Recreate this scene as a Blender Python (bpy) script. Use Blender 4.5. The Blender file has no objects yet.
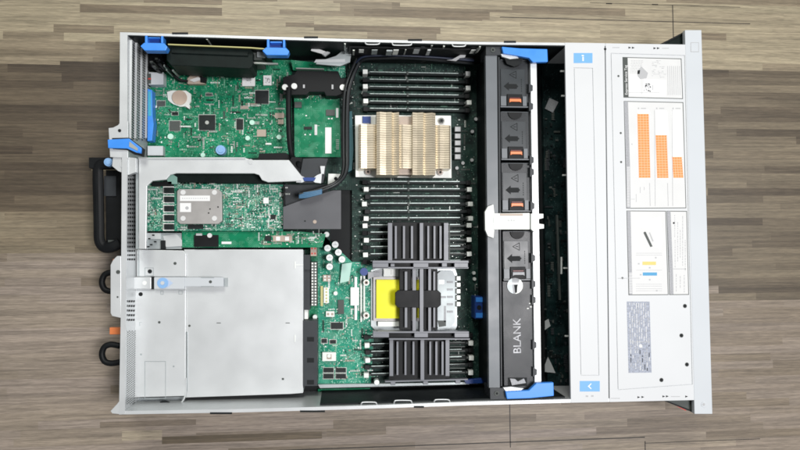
import bpy, bmesh, math, random
from mathutils import Vector, Matrix, Euler
random.seed(11)
sc = bpy.context.scene
COL = sc.collection
MM = 0.001

# ------------------------------------------------------------------ camera
CAM = Vector((252.497, -36.390, 826.621))
ROT = Euler((0.0426020, -0.0918389, -0.00774995), 'XYZ')
F = 628.814
RM = ROT.to_matrix()
cd = bpy.data.cameras.new('camera'); cam = bpy.data.objects.new('camera', cd); COL.objects.link(cam)
cam.location = CAM * MM; cam.rotation_euler = ROT
cd.sensor_width = 36; cd.lens = F / 800 * 36; cd.clip_start = 0.01; cd.clip_end = 50
sc.camera = cam

def ray(u, v): return RM @ Vector(((u - 400) / F, -(v - 225) / F, -1))
def W(u, v, z):
    d = ray(u, v); t = (z - CAM.z) / d.z; return CAM + d * t
def Wx(u, v, X):
    d = ray(u, v); return CAM + d * ((X - CAM.x) / d.x)
def Wy(u, v, Y):
    d = ray(u, v); return CAM + d * ((Y - CAM.y) / d.y)
def R4(a, b, c, d): return [(a, b), (c, b), (c, d), (a, d)]

# ------------------------------------------------------------------ materials
def mat(name, col, rough=0.5, metal=0.0, vary=0.0, vs=60, bump=0.0, bs=800, coat=0.0, spec=.5):
    m = bpy.data.materials.new(name); m.use_nodes = True
    nt = m.node_tree; b = nt.nodes['Principled BSDF']
    b.inputs['Base Color'].default_value = (*col, 1); b.inputs['Roughness'].default_value = rough
    b.inputs['Metallic'].default_value = metal
    b.inputs['Specular IOR Level'].default_value = spec
    if coat: b.inputs['Coat Weight'].default_value = coat
    tc = nt.nodes.new('ShaderNodeTexCoord')
    if vary:
        n = nt.nodes.new('ShaderNodeTexNoise'); n.inputs['Scale'].default_value = vs; n.inputs['Detail'].default_value = 6
        r = nt.nodes.new('ShaderNodeMapRange'); r.inputs['From Min'].default_value = .3; r.inputs['From Max'].default_value = .7
        r.inputs['To Min'].default_value = 1 - vary; r.inputs['To Max'].default_value = 1 + vary
        mx = nt.nodes.new('ShaderNodeVectorMath'); mx.operation = 'SCALE'; mx.inputs[0].default_value = col
        nt.links.new(tc.outputs['Object'], n.inputs['Vector']); nt.links.new(n.outputs['Fac'], r.inputs['Value'])
        nt.links.new(r.outputs[0], mx.inputs['Scale']); nt.links.new(mx.outputs[0], b.inputs['Base Color'])
        r2 = nt.nodes.new('ShaderNodeMapRange'); r2.inputs['To Min'].default_value = max(0.05, rough - .12); r2.inputs['To Max'].default_value = rough + .12
        nt.links.new(n.outputs['Fac'], r2.inputs['Value']); nt.links.new(r2.outputs[0], b.inputs['Roughness'])
    if bump:
        n = nt.nodes.new('ShaderNodeTexNoise'); n.inputs['Scale'].default_value = bs
        bp = nt.nodes.new('ShaderNodeBump'); bp.inputs['Strength'].default_value = bump; bp.inputs['Distance'].default_value = .0003
        nt.links.new(tc.outputs['Object'], n.inputs['Vector']); nt.links.new(n.outputs['Fac'], bp.inputs['Height']); nt.links.new(bp.outputs[0], b.inputs['Normal'])
    return m

def pcb(name, dark, lite, pad, dens, scale=1.0, rough=.38):
    m = bpy.data.materials.new(name); m.use_nodes = True
    nt = m.node_tree; N = nt.nodes; L = nt.links; b = N['Principled BSDF']
    b.inputs['Roughness'].default_value = rough; b.inputs['Specular IOR Level'].default_value = .25
    tc = N.new('ShaderNodeTexCoord')
    def mixc(f, a, c):
        x = N.new('ShaderNodeMix'); x.data_type = 'RGBA'
        if hasattr(f, 'links'): L.new(f, x.inputs['Factor'])
        else: x.inputs['Factor'].default_value = f
        for s, k in ((a, 'A'), (c, 'B')):
            i = [q for q in x.inputs if q.name == k and q.type == 'RGBA'][0]
            if isinstance(s, tuple): i.default_value = (*s, 1)
            else: L.new(s, i)
        return [o for o in x.outputs if o.type == 'RGBA'][0]
    def ramp(src, lo, hi):
        r = N.new('ShaderNodeMapRange'); r.inputs['From Min'].default_value = lo; r.inputs['From Max'].default_value = hi
        L.new(src, r.inputs['Value']); return r.outputs[0]
    def mul(a, c):
        x = N.new('ShaderNodeMath'); x.operation = 'MULTIPLY'; L.new(a, x.inputs[0])
        if hasattr(c, 'links'): L.new(c, x.inputs[1])
        else: x.inputs[1].default_value = c
        return x.outputs[0]
    n1 = N.new('ShaderNodeTexNoise'); n1.inputs['Scale'].default_value = 45 * scale; n1.inputs['Detail'].default_value = 3
    L.new(tc.outputs['Object'], n1.inputs['Vector'])
    c = mixc(ramp(n1.outputs['Fac'], .38, .62), dark, lite)
    # copper pours and traces under the mask: manhattan cells
    v = N.new('ShaderNodeTexVoronoi'); v.feature = 'F1'; v.distance = 'CHEBYCHEV'; v.inputs['Scale'].default_value = 330 * scale
    L.new(tc.outputs['Object'], v.inputs['Vector'])
    c = mixc(mul(ramp(v.outputs['Distance'], .42, .52), .55), c, lite)
    # diagonal and straight trace bundles
    for rot, sc_, lo in ((0.0, 520, .62), (1.5708, 560, .62), (.785, 500, .7)):
        mp = N.new('ShaderNodeMapping'); mp.inputs['Rotation'].default_value = (0, 0, rot); L.new(tc.outputs['Object'], mp.inputs['Vector'])
        w = N.new('ShaderNodeTexWave'); w.inputs['Scale'].default_value = sc_ * .35; L.new(mp.outputs[0], w.inputs['Vector'])
        nm = N.new('ShaderNodeTexNoise'); nm.inputs['Scale'].default_value = 70; nm.inputs['Detail'].default_value = 1
        o = N.new('ShaderNodeMapping'); o.inputs['Location'].default_value = (rot * 3 + 1, 2, rot); L.new(tc.outputs['Object'], o.inputs['Vector']); L.new(o.outputs[0], nm.inputs['Vector'])
        c = mixc(mul(mul(ramp(w.outputs['Fac'], .7, .85), ramp(nm.outputs['Fac'], .54, .58)), .28), c, pad)
    # solder pads, vias and silk print
    n2 = N.new('ShaderNodeTexNoise'); n2.inputs['Scale'].default_value = 60; n2.inputs['Detail'].default_value = 2
    L.new(tc.outputs['Object'], n2.inputs['Vector'])
    for s, th in ((620, .30), (380, .22)):
        v2 = N.new('ShaderNodeTexVoronoi'); v2.feature = 'F1'; v2.distance = 'CHEBYCHEV'; v2.inputs['Scale'].default_value = s * scale; v2.inputs['Randomness'].default_value = .8
        L.new(tc.outputs['Object'], v2.inputs['Vector'])
        sp = N.new('ShaderNodeSeparateColor'); L.new(v2.outputs['Color'], sp.inputs[0])
        near = N.new('ShaderNodeMath'); near.operation = 'LESS_THAN'; L.new(v2.outputs['Distance'], near.inputs[0]); near.inputs[1].default_value = th
        pick = N.new('ShaderNodeMath'); pick.operation = 'LESS_THAN'; L.new(sp.outputs[0], pick.inputs[0]); pick.inputs[1].default_value = dens
        clus = ramp(n2.outputs['Fac'], .36, .55)
        c = mixc(mul(mul(near.outputs[0], pick.outputs[0]), clus), c, pad)
    L.new(c, b.inputs['Base Color'])
    bp = N.new('ShaderNodeBump'); bp.inputs['Strength'].default_value = .25; bp.inputs['Distance'].default_value = .0002
    L.new(v.outputs['Distance'], bp.inputs['Height']); L.new(bp.outputs[0], b.inputs['Normal'])
    return m

M = dict(
 white=mat('painted_steel', (.61, .63, .645), .5, .0, .03, 12, .08, 2500),
 flange=mat('front_steel', (.54, .575, .605), .5, .0, .03, 12),
 galv=mat('galvanised_steel', (.62, .645, .655), .38, .3, .04, 26, .2, 2200),
 galvd=mat('bent_steel', (.40, .44, .45), .42, .45, .08, 30, .1),
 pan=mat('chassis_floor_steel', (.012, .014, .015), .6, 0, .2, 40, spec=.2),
 wallin=mat('dark_inner_face', (.008, .011, .012), .55, 0, .2, 30, spec=.15),
 black=mat('black_plastic', (.006, .007, .008), .5, 0, .2, 60, spec=.2),
 blackg=mat('dark_green_black', (.005, .010, .009), .5, 0, .3, 90, spec=.15),
 dgrey=mat('charcoal_plastic', (.035, .040, .045), .45, 0, .1, 50, .2, 1500, spec=.3),
 fan=mat('fan_plastic', (.022, .026, .030), .36, 0, .1, 40, .3, 1500, spec=.3),
 fanlab=mat('fan_label_face', (.036, .043, .048), .34, 0, .08, 40, spec=.32),
 rail=mat('fan_rail', (.125, .14, .155), .42, .0, .06, 40),
 rib=mat('shroud_rib', (.165, .175, .20), .38, 0, .08, 60),  # edge highlights of the black shroud, put into a lighter grey
 shroud=mat('shroud_sheet', (.085, .088, .098), .42, 0, .06, 40),
 blue=mat('blue_plastic', (.05, .27, .82), .36, 0, .06, 60),
 blued=mat('deep_blue_plastic', (.01, .045, .22), .4),
 bluel=mat('pale_blue_plastic', (.25, .45, .75), .35),
 bluestick=mat('blue_sticker', (.16, .40, .72), .5),
 orange=mat('orange_plastic', (.75, .22, .07), .4),
 ochre=mat('ochre_print', (.85, .27, .07), .55, 0, .12, 300),
 yellow=mat('yellow_cover', (.86, .84, .0), .5, 0, .03, 60),
 yprint=mat('yellow_print', (.75, .55, .16), .5),
 bprint=mat('blue_print', (.05, .30, .55), .5),
 lpaper=mat('label_paper', (.64, .65, .65), .5, 0, .03, 40),
 lpale=mat('label_pale', (.78, .79, .79), .5),
 lgrey=mat('label_grey', (.33, .34, .36), .5, 0, .25, 900),
 lslate=mat('slate_label', (.30, .33, .40), .5, 0, .35, 500),
 ink=mat('label_ink', (.014, .016, .017), .6, spec=.15),
 inkl=mat('label_light_ink', (.42, .43, .44), .5),
 nylon=mat('white_nylon', (.80, .83, .80), .45),
 capw=mat('capacitor_top', (.78, .82, .80), .35, .2),
 tan=mat('nickel_fin', (.76, .67, .51), .32, .5, .10, 45),
 chip=mat('chip_black', (.008, .013, .013), .45, 0, .2, 200, spec=.3),
 chipg=mat('chip_grey', (.07, .08, .075), .5, spec=.3),
 pin=mat('tinned_pin', (.50, .53, .50), .35, .5),
 brown=mat('tan_component', (.42, .34, .28), .45),
 plate=mat('card_heat_plate', (.38, .37, .36), .42, .3, .06, 60),
 contact=mat('slot_contact_highlight', (.42, .50, .48), .4, .3, .35, 500),  # slot contacts, with the groove's highlight painted into their pale tone
 slot=mat('memory_slot_plastic', (.004, .008, .008), .5, 0, .2, 150, spec=.2),
 peach=mat('peach_print', (.85, .50, .30), .55),
 mintp=mat('mint_part', (.20, .46, .32), .45),
 red=mat('red_mark', (.5, .04, .03), .5),
 gold=mat('board_edge', (.55, .52, .22), .5),
 steelb=mat('bright_socket_steel', (.58, .64, .66), .5, .0, .22, 45),
)
G1 = pcb('board_green', (.0, .10, .046), (.0, .20, .092), (.14, .42, .27), .5)
G2 = pcb('board_green_plain', (.0, .15, .065), (.0, .20, .09), (.25, .55, .40), .04)
G3 = pcb('card_green_dense', (.004, .12, .07), (.02, .22, .14), (.42, .64, .52), .62)
G4 = pcb('board_green_mint', (.002, .17, .10), (.012, .28, .18), (.34, .64, .50), .42)
G5 = pcb('board_green_shaded', (.0, .007, .0065), (.001, .024, .018), (.08, .15, .12), .16, rough=.55)  # same board green darkened: shade inside the case put into its colour
G6 = pcb('backplane_green', (.001, .006, .007), (.003, .016, .016), (.05, .09, .09), .08)

# ------------------------------------------------------------------ mesh builder
class MB:
    def __init__(s): s.v = []; s.f = []; s.m = []; s.mats = []; s.ch = []
    def mi(s, m):
        if m is None: return 0
        if m not in s.mats: s.mats.append(m)
        return s.mats.index(m)
    def add(s, vs, fs, m=None):
        k = len(s.v); s.v += [Vector(a) for a in vs]; i = s.mi(m)
        c0 = len(s.f)
        for f in fs: s.f.append([k + a for a in f]); s.m.append(i)
        s.ch.append((k, len(s.v), c0, len(s.f)))
        return s
    def prism(s, poly, z0, z1, m=None):           # poly in photo pixels measured at height z1
        return s.wprism([W(u, v, z1).xy for u, v in poly], z0, z1, m)
    def wprism(s, pts, z0, z1, m=None):
        n = len(pts)
        a = sum(pts[i][0] * pts[(i + 1) % n][1] - pts[(i + 1) % n][0] * pts[i][1] for i in range(n))
        if a < 0: pts = pts[::-1]
        vs = [(p[0], p[1], z0) for p in pts] + [(p[0], p[1], z1) for p in pts]
        fs = [list(range(n))[::-1], list(range(n, 2 * n))] + [[i, (i + 1) % n, n + (i + 1) % n, n + i] for i in range(n)]
        return s.add(vs, fs, m)
    def box(s, a, b, c, d, z0, z1, m=None): return s.prism(R4(a, b, c, d), z0, z1, m)
    def wbox(s, x0, y0, z0, x1, y1, z1, m=None): return s.wprism([(x0, y0), (x1, y0), (x1, y1), (x0, y1)], z0, z1, m)
    def ring(s, a, b, c, d, t, z0, z1, m=None):
        s.box(a, b, c, b + t, z0, z1, m); s.box(a, d - t, c, d, z0, z1, m)
        s.box(a, b + t, a + t, d - t, z0, z1, m); return s.box(c - t, b + t, c, d - t, z0, z1, m)
    def cyl(s, u, v, r, z0, z1, m=None, n=20, r2=None, a0=0, a1=2 * math.pi):   # r in mm
        c = W(u, v, z1); return s.wcyl(c.x, c.y, r, z0, z1, m, n, r2, a0, a1)
    def wcyl(s, x, y, r, z0, z1, m=None, n=20, r2=None, a0=0, a1=2 * math.pi):
        r2 = r if r2 is None else r2
        full = a1 - a0 > 6.2
        k = n if full else n + 1
        A = [a0 + (a1 - a0) * i / n for i in range(k)]
        vs = [(x + r * math.cos(t), y + r * math.sin(t), z0) for t in A] + [(x + r2 * math.cos(t), y + r2 * math.sin(t), z1) for t in A]
        fs = [list(range(k))[::-1], list(range(k, 2 * k))] + [[i, (i + 1) % k, k + (i + 1) % k, k + i] for i in range(k)]
        return s.add(vs, fs, m)
    def tube(s, pts, r, m=None, n=10, px=True, flat=1.0):
        P = [W(*p) if px else Vector(p) for p in pts]
        # smooth
        Q = []
        for i in range(len(P) - 1):
            p0 = P[max(i - 1, 0)]; p1 = P[i]; p2 = P[i + 1]; p3 = P[min(i + 2, len(P) - 1)]
            for k in range(6):
                t = k / 6
                Q.append(.5 * ((2 * p1) + (-p0 + p2) * t + (2 * p0 - 5 * p1 + 4 * p2 - p3) * t * t + (-p0 + 3 * p1 - 3 * p2 + p3) * t ** 3))
        Q.append(P[-1]); k0 = len(s.v); i0 = s.mi(m); up = Vector((0, 0, 1))
        for i, q in enumerate(Q):
            d = (Q[min(i + 1, len(Q) - 1)] - Q[max(i - 1, 0)]).normalized()
            a = d.cross(up)
            if a.length < .05: a = d.cross(Vector((0, 1, 0)))
            a.normalize(); b = a.cross(d).normalized()
            for j in range(n):
                t = 2 * math.pi * j / n
                s.v.append(q + a * r * math.cos(t) + b * r * flat * math.sin(t))
        for i in range(len(Q) - 1):
            for j in range(n):
                s.f.append([k0 + i * n + j, k0 + i * n + (j + 1) % n, k0 + (i + 1) * n + (j + 1) % n, k0 + (i + 1) * n + j]); s.m.append(i0)
        s.f.append([k0 + j for j in range(n)][::-1]); s.m.append(i0)
        s.f.append([k0 + (len(Q) - 1) * n + j for j in range(n)]); s.m.append(i0)
        return s
    def split(s, name, m=None, parent=None, bevel=0.0, label=None):
        for a, b, c, d in s.ch:
            q = MB(); q.v = s.v[a:b]; q.f = [[i - a for i in f] for f in s.f[c:d]]; mi = s.m[c]; q.m = [0] * (d - c); q.mats = [s.mats[mi]] if s.mats else []
            q.build(name, m, parent, bevel, label=label)
    def build(s, name, m=None, parent=None, bevel=0.0, smooth=False, label=None, kind=None, origin=None):
        if m is not None:
            if s.mats and all(i == 0 for i in s.m) and not s.used(): s.mats = [m]
        lo = Vector([min(v[i] for v in s.v) for i in range(3)]); hi = Vector([max(v[i] for v in s.v) for i in range(3)])
        c = origin if origin is not None else Vector(((lo.x + hi.x) / 2, (lo.y + hi.y) / 2, lo.z))
        me = bpy.data.meshes.new(name); me.from_pydata([((v - c) * MM)[:] for v in s.v], [], s.f)
        mats = s.mats if s.mats else [m]
        for x in mats: me.materials.append(x)
        for p, i in zip(me.polygons, s.m): p.material_index = i; p.use_smooth = smooth
        bm = bmesh.new(); bm.from_mesh(me); bmesh.ops.recalc_face_normals(bm, faces=bm.faces); bm.to_mesh(me); bm.free()
        o = bpy.data.objects.new(name, me); COL.objects.link(o)
        if parent: o.parent = parent; o.location = c * MM - wloc(parent)
        else: o.location = c * MM
        if bevel:
            b = o.modifiers.new('edge', 'BEVEL'); b.width = bevel * MM; b.segments = 2; b.limit_method = 'ANGLE'; b.angle_limit = .7
        if label: o['label'] = label
        if kind: o['kind'] = kind
        return o
    def used(s): return False

def wloc(o):
    l = Vector(o.location)
    while o.parent: o = o.parent; l += Vector(o.location)
    return l
def thing(name, label, cat, at, group=None):
    o = bpy.data.objects.new(name, None); COL.objects.link(o); o.empty_display_size = .01
    o.location = Vector(at) * MM; o['label'] = label; o['category'] = cat
    if group: o['group'] = group
    return o
def copy_tree(o, parent=None, dz=None):
    c = o.copy(); COL.objects.link(c)
    if parent: c.parent = parent
    for ch in list(o.children): copy_tree(ch, c)
    return c
def text(s, u, v, z, size, m, parent, name='lettering', rot=90, align='CENTER', ext=.15):
    cu = bpy.data.curves.new('t', 'FONT'); cu.body = s; cu.size = size * MM; cu.align_x = align; cu.align_y = 'CENTER'; cu.extrude = ext * MM
    ob = bpy.data.objects.new('t', cu); COL.objects.link(ob)
    bpy.context.view_layer.update()
    me = bpy.data.meshes.new_from_object(ob.evaluated_get(bpy.context.evaluated_depsgraph_get()))
    bpy.data.objects.remove(ob); bpy.data.curves.remove(cu)
    me.materials.clear(); me.materials.append(m); me.name = name
    o = bpy.data.objects.new(name, me); COL.objects.link(o); o.parent = parent
    o.location = W(u, v, z) * MM - wloc(parent); o.rotation_euler.z = math.radians(rot)
    return o

def scatter(mb, a, b, c, d, z, n, seed, mats, smin=.7, smax=2.4, h=1.2, skip=()):
    rnd = random.Random(seed); k = 0
    while k < n:
        u = rnd.uniform(a, c); v = rnd.uniform(b, d); k += 1
        if any(p <= u <= r and q <= v <= t for p, q, r, t in skip): continue
        p = W(u, v, z); w = rnd.uniform(smin, smax); l = w * rnd.uniform(.4, .7)
        if rnd.random() < .5: w, l = l, w
        hh = rnd.uniform(.4, 1) * h; m = rnd.choice(mats)
        run = 1 if rnd.random() < .75 else rnd.randint(3, 7)
        for i in range(run):
            dx, dy = (0, i * (l + .7)) if w > l else (i * (w + .7), 0)
            mb.wbox(p.x + dx, p.y + dy, z, p.x + dx + w, p.y + dy + l, z + hh, m)

def chip(par, u0, v0, u1, v1, z, h=1.6, body='chip', pins=True, name='chip', top=None, dot=None):
    m = MB()
    if pins:
        m.box(u0 - .7, v0 - .7, u1 + .7, v1 + .7, z, z + .3, M['pin'])
    m.box(u0, v0, u1, v1, z + .3, z + h, M[body])
    if dot: m.cyl((u0 + u1) / 2, (v0 + v1) / 2, dot, z + h, z + h + .4, M['pin'])
    if top: m.box(u0 + 1, v0 + 1, u1 - 1, v1 - 1, z + h, z + h + .15, M[top])
    return m.build(name, None, par)

# ================================================================== FLOOR (laminate of narrow strips)
def build_floor():
    rnd = random.Random(5)
    m = bpy.data.materials.new('wood_laminate'); m.use_nodes = True; nt = m.node_tree; N = nt.nodes; L = nt.links; b = N['Principled BSDF']
    at = N.new('ShaderNodeAttribute'); at.attribute_name = 'strip'
    tc = N.new('ShaderNodeTexCoord')
    def grain(sx, sy, det, dist=0.0):
        mp = N.new('ShaderNodeMapping'); mp.inputs['Scale'].default_value = (sx, sy, 1)
        n = N.new('ShaderNodeTexNoise'); n.inputs['Scale'].default_value = 1; n.inputs['Detail'].default_value = det; n.inputs['Distortion'].default_value = dist
        ad = N.new('ShaderNodeVectorMath'); ad.operation = 'MULTIPLY_ADD'; ad.inputs[1].default_value = (7, 7, 7)
        L.new(at.outputs['Color'], ad.inputs[0]); L.new(tc.outputs['Object'], mp.inputs['Vector']); L.new(mp.outputs[0], ad.inputs[2]); L.new(ad.outputs[0], n.inputs['Vector'])
        return n.outputs['Fac']
    g1 = grain(9, 330, 5, .6); g2 = grain(75, 1500, 5, .4); g3 = grain(4, 25, 2)
    def mr(x, a, c, lo, hi):
        r = N.new('ShaderNodeMapRange'); r.inputs['From Min'].default_value = a; r.inputs['From Max'].default_value = c; r.inputs['To Min'].default_value = lo; r.inputs['To Max'].default_value = hi
        L.new(x, r.inputs['Value']); return r.outputs[0]
    def mu(a, c):
        x = N.new('ShaderNodeMath'); x.operation = 'MULTIPLY'; L.new(a, x.inputs[0]); L.new(c, x.inputs[1]); return x.outputs[0]
    fac = mu(mu(mr(g1, .32, .66, .70, 1.18), mr(g2, .3, .7, .72, 1.22)), mr(g3, .3, .7, .90, 1.10))
    sc_ = N.new('ShaderNodeVectorMath'); sc_.operation = 'SCALE'; L.new(at.outputs['Color'], sc_.inputs[0]); L.new(fac, sc_.inputs['Scale'])
    L.new(sc_.outputs[0], b.inputs['Base Color'])
    dk = N.new('ShaderNodeMath'); dk.operation = 'MULTIPLY'; dk.inputs[1].default_value = .87; L.new(fac, dk.inputs[0]); L.new(dk.outputs[0], sc_.inputs['Scale']); b.inputs['Roughness'].default_value = .5
    bp = N.new('ShaderNodeBump'); bp.inputs['Strength'].default_value = .3; bp.inputs['Distance'].default_value = .0003; L.new(g2, bp.inputs['Height']); L.new(bp.outputs[0], b.inputs['Normal'])
    V = []; Fc = []; C = []
    def quad(x0, y0, x1, y1, c, z=0.0):
        k = len(V); V.extend([(x0, y0, z), (x1, y0, z), (x1, y1, z), (x0, y1, z)]); Fc.append((k, k + 1, k + 2, k + 3)); C.append(c)
    cream = (.40, .345, .235); mid = (.29, .24, .165); brown = (.19, .15, .10); dark = (.075, .056, .038); grey = (.33, .275, .23)
    def mix(a, c, t): return tuple(p * (1 - t) + q * t for p, q in zip(a, c))
    H = 10.4
    xl0, xr0 = -700, 1250
    y = -420.0; j = 0
    while y < 440:
        x = xl0 - rnd.uniform(0, 150)
        while x < xr0:
            l = rnd.choice([rnd.uniform(60, 130), rnd.uniform(120, 260)])
            t = rnd.random(); xc = x + l / 2; yc = y + H / 2
            if yc > 0: c = mix(mid, cream, .25 + .75 * t) if t > .3 else mix(brown, mid, t / .3)
            else: c = mix(mid, grey, .3 + .7 * t) if t > .2 else mix(brown, grey, .3 + t)  # lamp hue put into the tones: warm upper half, greyer lower half
            if xc < 20 and 20 < yc < 205: c = mix(dark, brown, t * .55)          # strips kept darker beside the rear panel
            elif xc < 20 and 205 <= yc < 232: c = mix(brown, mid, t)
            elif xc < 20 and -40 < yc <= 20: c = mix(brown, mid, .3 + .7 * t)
            if xc > 690 and -110 < yc < 215: c = mix(dark, mid, .1 + .6 * t)
            if xc > 690 and yc <= -110: c = mix(brown, grey, .2 + .5 * t)
            if xc < 10 and yc < -50: c = mix(mid, grey, .6 + .4 * t)
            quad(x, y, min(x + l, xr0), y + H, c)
            x += l
        y += H; j += 1
    # remarkable strips seen in the photograph, laid over (0.15 mm veneer)
    def strip(u0, u1, v, c, hh=H):
        a = W(u0, v, 0); d = W(u1, v, 0); quad(a.x, a.y - hh / 2, d.x, a.y + hh / 2, c, .15)
    strip(162, 322, 440.5, mix(brown, dark, .35), 9)
    strip(122, 162, 436, mix(grey, cream, .55), 12); strip(100, 196, 425, mix(brown, grey, .45), 7)
    strip(80, 222, 8, brown); strip(222, 340, 4, cream); strip(256, 314, 29, cream, 8); strip(80, 170, 18, mix(cream, mid, .6)); strip(372, 488, 12, brown, 9)
    strip(314, 520, 20.5, cream); strip(60, 119, 65, dark, 10); strip(400, 512, 3, mix(cream, mid, .4));
    # board joints
    seam = (.03, .025, .02)
    def vs(u, v0, v1):
        a = W(u, v0, 0); d = W(u, v1, 0); quad(a.x - .6, d.y, a.x + .6, a.y, seam, .3)
    def hs(v, u0, u1, w=.5):
        a = W(u0, v, 0); d = W(u1, v, 0); ym = W((u0 + u1) / 2, v, 0).y; quad(a.x, ym - w, d.x, ym + w, seam, .3)
    vs(509.5, 390, 447.5); vs(672.5, 5, 60); vs(645, 441, 470)
    hs(447.8, 60, 645, .7); hs(20.5, 500, 750, .5); hs(5, 590, 740, .25); hs(3.6, 606, 612, .8); hs(4.6, 652, 658, .8); hs(441, 645, 760, .4)
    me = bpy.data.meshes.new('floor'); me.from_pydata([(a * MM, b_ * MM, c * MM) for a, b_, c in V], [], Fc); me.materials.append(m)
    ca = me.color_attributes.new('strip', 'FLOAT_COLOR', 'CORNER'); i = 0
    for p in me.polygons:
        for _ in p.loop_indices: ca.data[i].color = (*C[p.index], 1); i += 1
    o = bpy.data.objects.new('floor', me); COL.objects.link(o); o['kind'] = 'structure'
build_floor()

# ================================================================== CHASSIS
RIM = 87
ch = thing('server_chassis', 'open flat metal rack server case lying on the wooden floor with its top cover off', 'server', (336, 0, 0))
TOP = [(120, 32.2), (222, 35.2), (340, 38.8), (470, 41.8), (565, 42.8), (688, 44.6)]
BOT = [(119, 414.5), (240, 412.4), (350, 409.4), (470, 405.2), (571, 402.6), (697, 400)]
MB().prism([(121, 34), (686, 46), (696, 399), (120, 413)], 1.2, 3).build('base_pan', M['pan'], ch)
w = MB()
for a, b in zip(TOP[:-1], TOP[1:]): w.prism([a, b, (b[0], b[1] + 2.5), (a[0], a[1] + 2.5)], 0.5, RIM - .5)
sw1 = w.build('side_wall', M['galv'], ch)
w = MB()
for a, b in zip(BOT[:-1], BOT[1:]): w.prism([a, b, (b[0], b[1] - 3.4), (a[0], a[1] - 3.4)], 0.5, RIM - .5)
sw2 = w.build('side_wall', M['galv'], ch)
# dark sheets inside the upper side wall and the right half of the lower one
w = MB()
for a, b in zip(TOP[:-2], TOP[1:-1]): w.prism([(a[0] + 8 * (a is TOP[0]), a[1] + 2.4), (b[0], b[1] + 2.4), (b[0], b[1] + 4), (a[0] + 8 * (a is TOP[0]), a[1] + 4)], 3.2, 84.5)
w.build('dark_wall_face', M['wallin'], sw1)
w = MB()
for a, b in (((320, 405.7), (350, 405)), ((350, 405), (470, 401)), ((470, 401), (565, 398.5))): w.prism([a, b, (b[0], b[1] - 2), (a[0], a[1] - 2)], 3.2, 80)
w.build('dark_wall_face', M['wallin'], sw2)
# rail hooks and folded lips along the rims
def hook(par, u0, u1, v, s):
    m = MB(); z = RIM + .3
    m.tube([(u0, v, z - 3), (u0 + .6, v + s * 2.6, z), (u0 + 3, v + s * 3.6, z), (u1 - 3, v + s * 3.6, z), (u1 - .6, v + s * 2.6, z), (u1, v, z - 3)], .8)
    m.build('wall_hook', M['galv'], par, smooth=True)
for u0, u1, v in ((365, 380, 40.2), (392, 412, 41), (452, 466, 42.2)): hook(sw1, u0, u1, v + .6, 1)
for u0, u1, v in ((361, 377, 405.8), (394, 412, 404), (434, 450, 403.2)): hook(sw2, u0, u1, v, -1)
for par, u0, u1, v in ((sw1, 172, 188, 33.2), (sw1, 304, 318, 37.2), (sw1, 408, 422, 39.9), (sw2, 210, 232, 413.3), (sw2, 300, 325, 411.4), (sw1, 504, 516, 41.7), (sw2, 414, 424, 407)):
    MB().box(u0, v - .9, u1, v + .9, RIM - .7, RIM + .2).build('wall_notch', M['ink'], par)
d = MB()
for u, v in ((207, 37.8), (345, 42.5), (432, 44), (444, 45), (480, 45.4)): d.cyl(u, v + 1, 1.1, 60, 84, M['pin'])
for k in range(60):
    rnd = random.Random(k); u = rnd.uniform(340, 482); v = rnd.uniform(44, 50)
    d.box(u, v, u + rnd.uniform(1, 6), v + rnd.uniform(.5, 1.3), 60, 64 + rnd.uniform(0, 16), rnd.choice([M['galvd'], M['pin'], M['dgrey'], M['nylon'], M['galv']]))
d.split('wall_clip', None, sw1)
MB().prism([(349, 46), (470, 48.5), (470, 50), (349, 47.6)], 20, 78).build('cable_guard', M['black'], sw1)

# rear wall
rw = MB(); rw.prism([(120, 32.2), (127.5, 32.6), (127.5, 135), (122, 135), (119.5, 130)], 84, RIM); rw.prism([(122, 135), (127.5, 135), (125, 414), (119, 414.5), (121, 300)], 84, RIM)
a = W(121.2, 33, RIM); b = W(120, 413, RIM); rw.wprism([(a.x, a.y), (a.x + 2, a.y), (b.x + 2, b.y), (b.x, b.y)], 0.5, 84)
rear = rw.build('rear_wall', M['galv'], ch)
XW = W(127.5, 100, 84).x
def wallbox(m, v0, v1, z0, z1, dx0, dx1, mt=None):
    y0 = Wx(127 + (84 - (z0 + z1) / 2) * .28, v0, XW).y; y1 = Wx(127 + (84 - (z0 + z1) / 2) * .28, v1, XW).y
    m.wbox(XW + dx0, y1, z0, XW + dx1, y0, z1, mt)
m = MB()
m.wbox(XW - 1.2, W(127, 411, 84).y, 3.2, XW + .2, W(127, 36, 84).y, 83.8)
m.build('slotted_panel', M['galv'], rear)
for z0, z1 in ((70, 80), (50, 62), (30, 42), (10, 22)):       # expansion slot covers, seen as slanting bars
    m = MB(); wallbox(m, 40, 139, z0, z1, .3, 3.2, M['galv'])
    for k in range(38):
        v = 41.5 + k * 2.6; wallbox(m, v, v + 1.5, z0 + 1, z0 + 4.6, 3.2, 3.5, M['ink']); wallbox(m, v + 1.3, v + 2.8, z1 - 4.6, z1 - 1, 3.2, 3.5, M['chipg'])
    m.build('slot_cover', None, rear)
for rows, (v0, v1, dv) in enumerate(((166, 266, 4.2), (300, 327, 4.6))):
    m = MB()
    for k in range(int((v1 - v0) / dv)):
        for z in (77, 69, 61, 53): wallbox(m, v0 + k * dv, v0 + k * dv + 1.9, z, z + 5, .3, .6)
    m.build('vent_slots', M['ink'], rear)
m = MB()
for k in range(33):
    for q, z in enumerate((79, 74, 69, 64, 59, 54, 49)):
        v = 330 + k * 2.2 + (1.1 if q % 2 else 0); wallbox(m, v, v + .9, z, z + 2.4, .3, .5)
m.build('vent_perforation', M['chipg'], rear)
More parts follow.
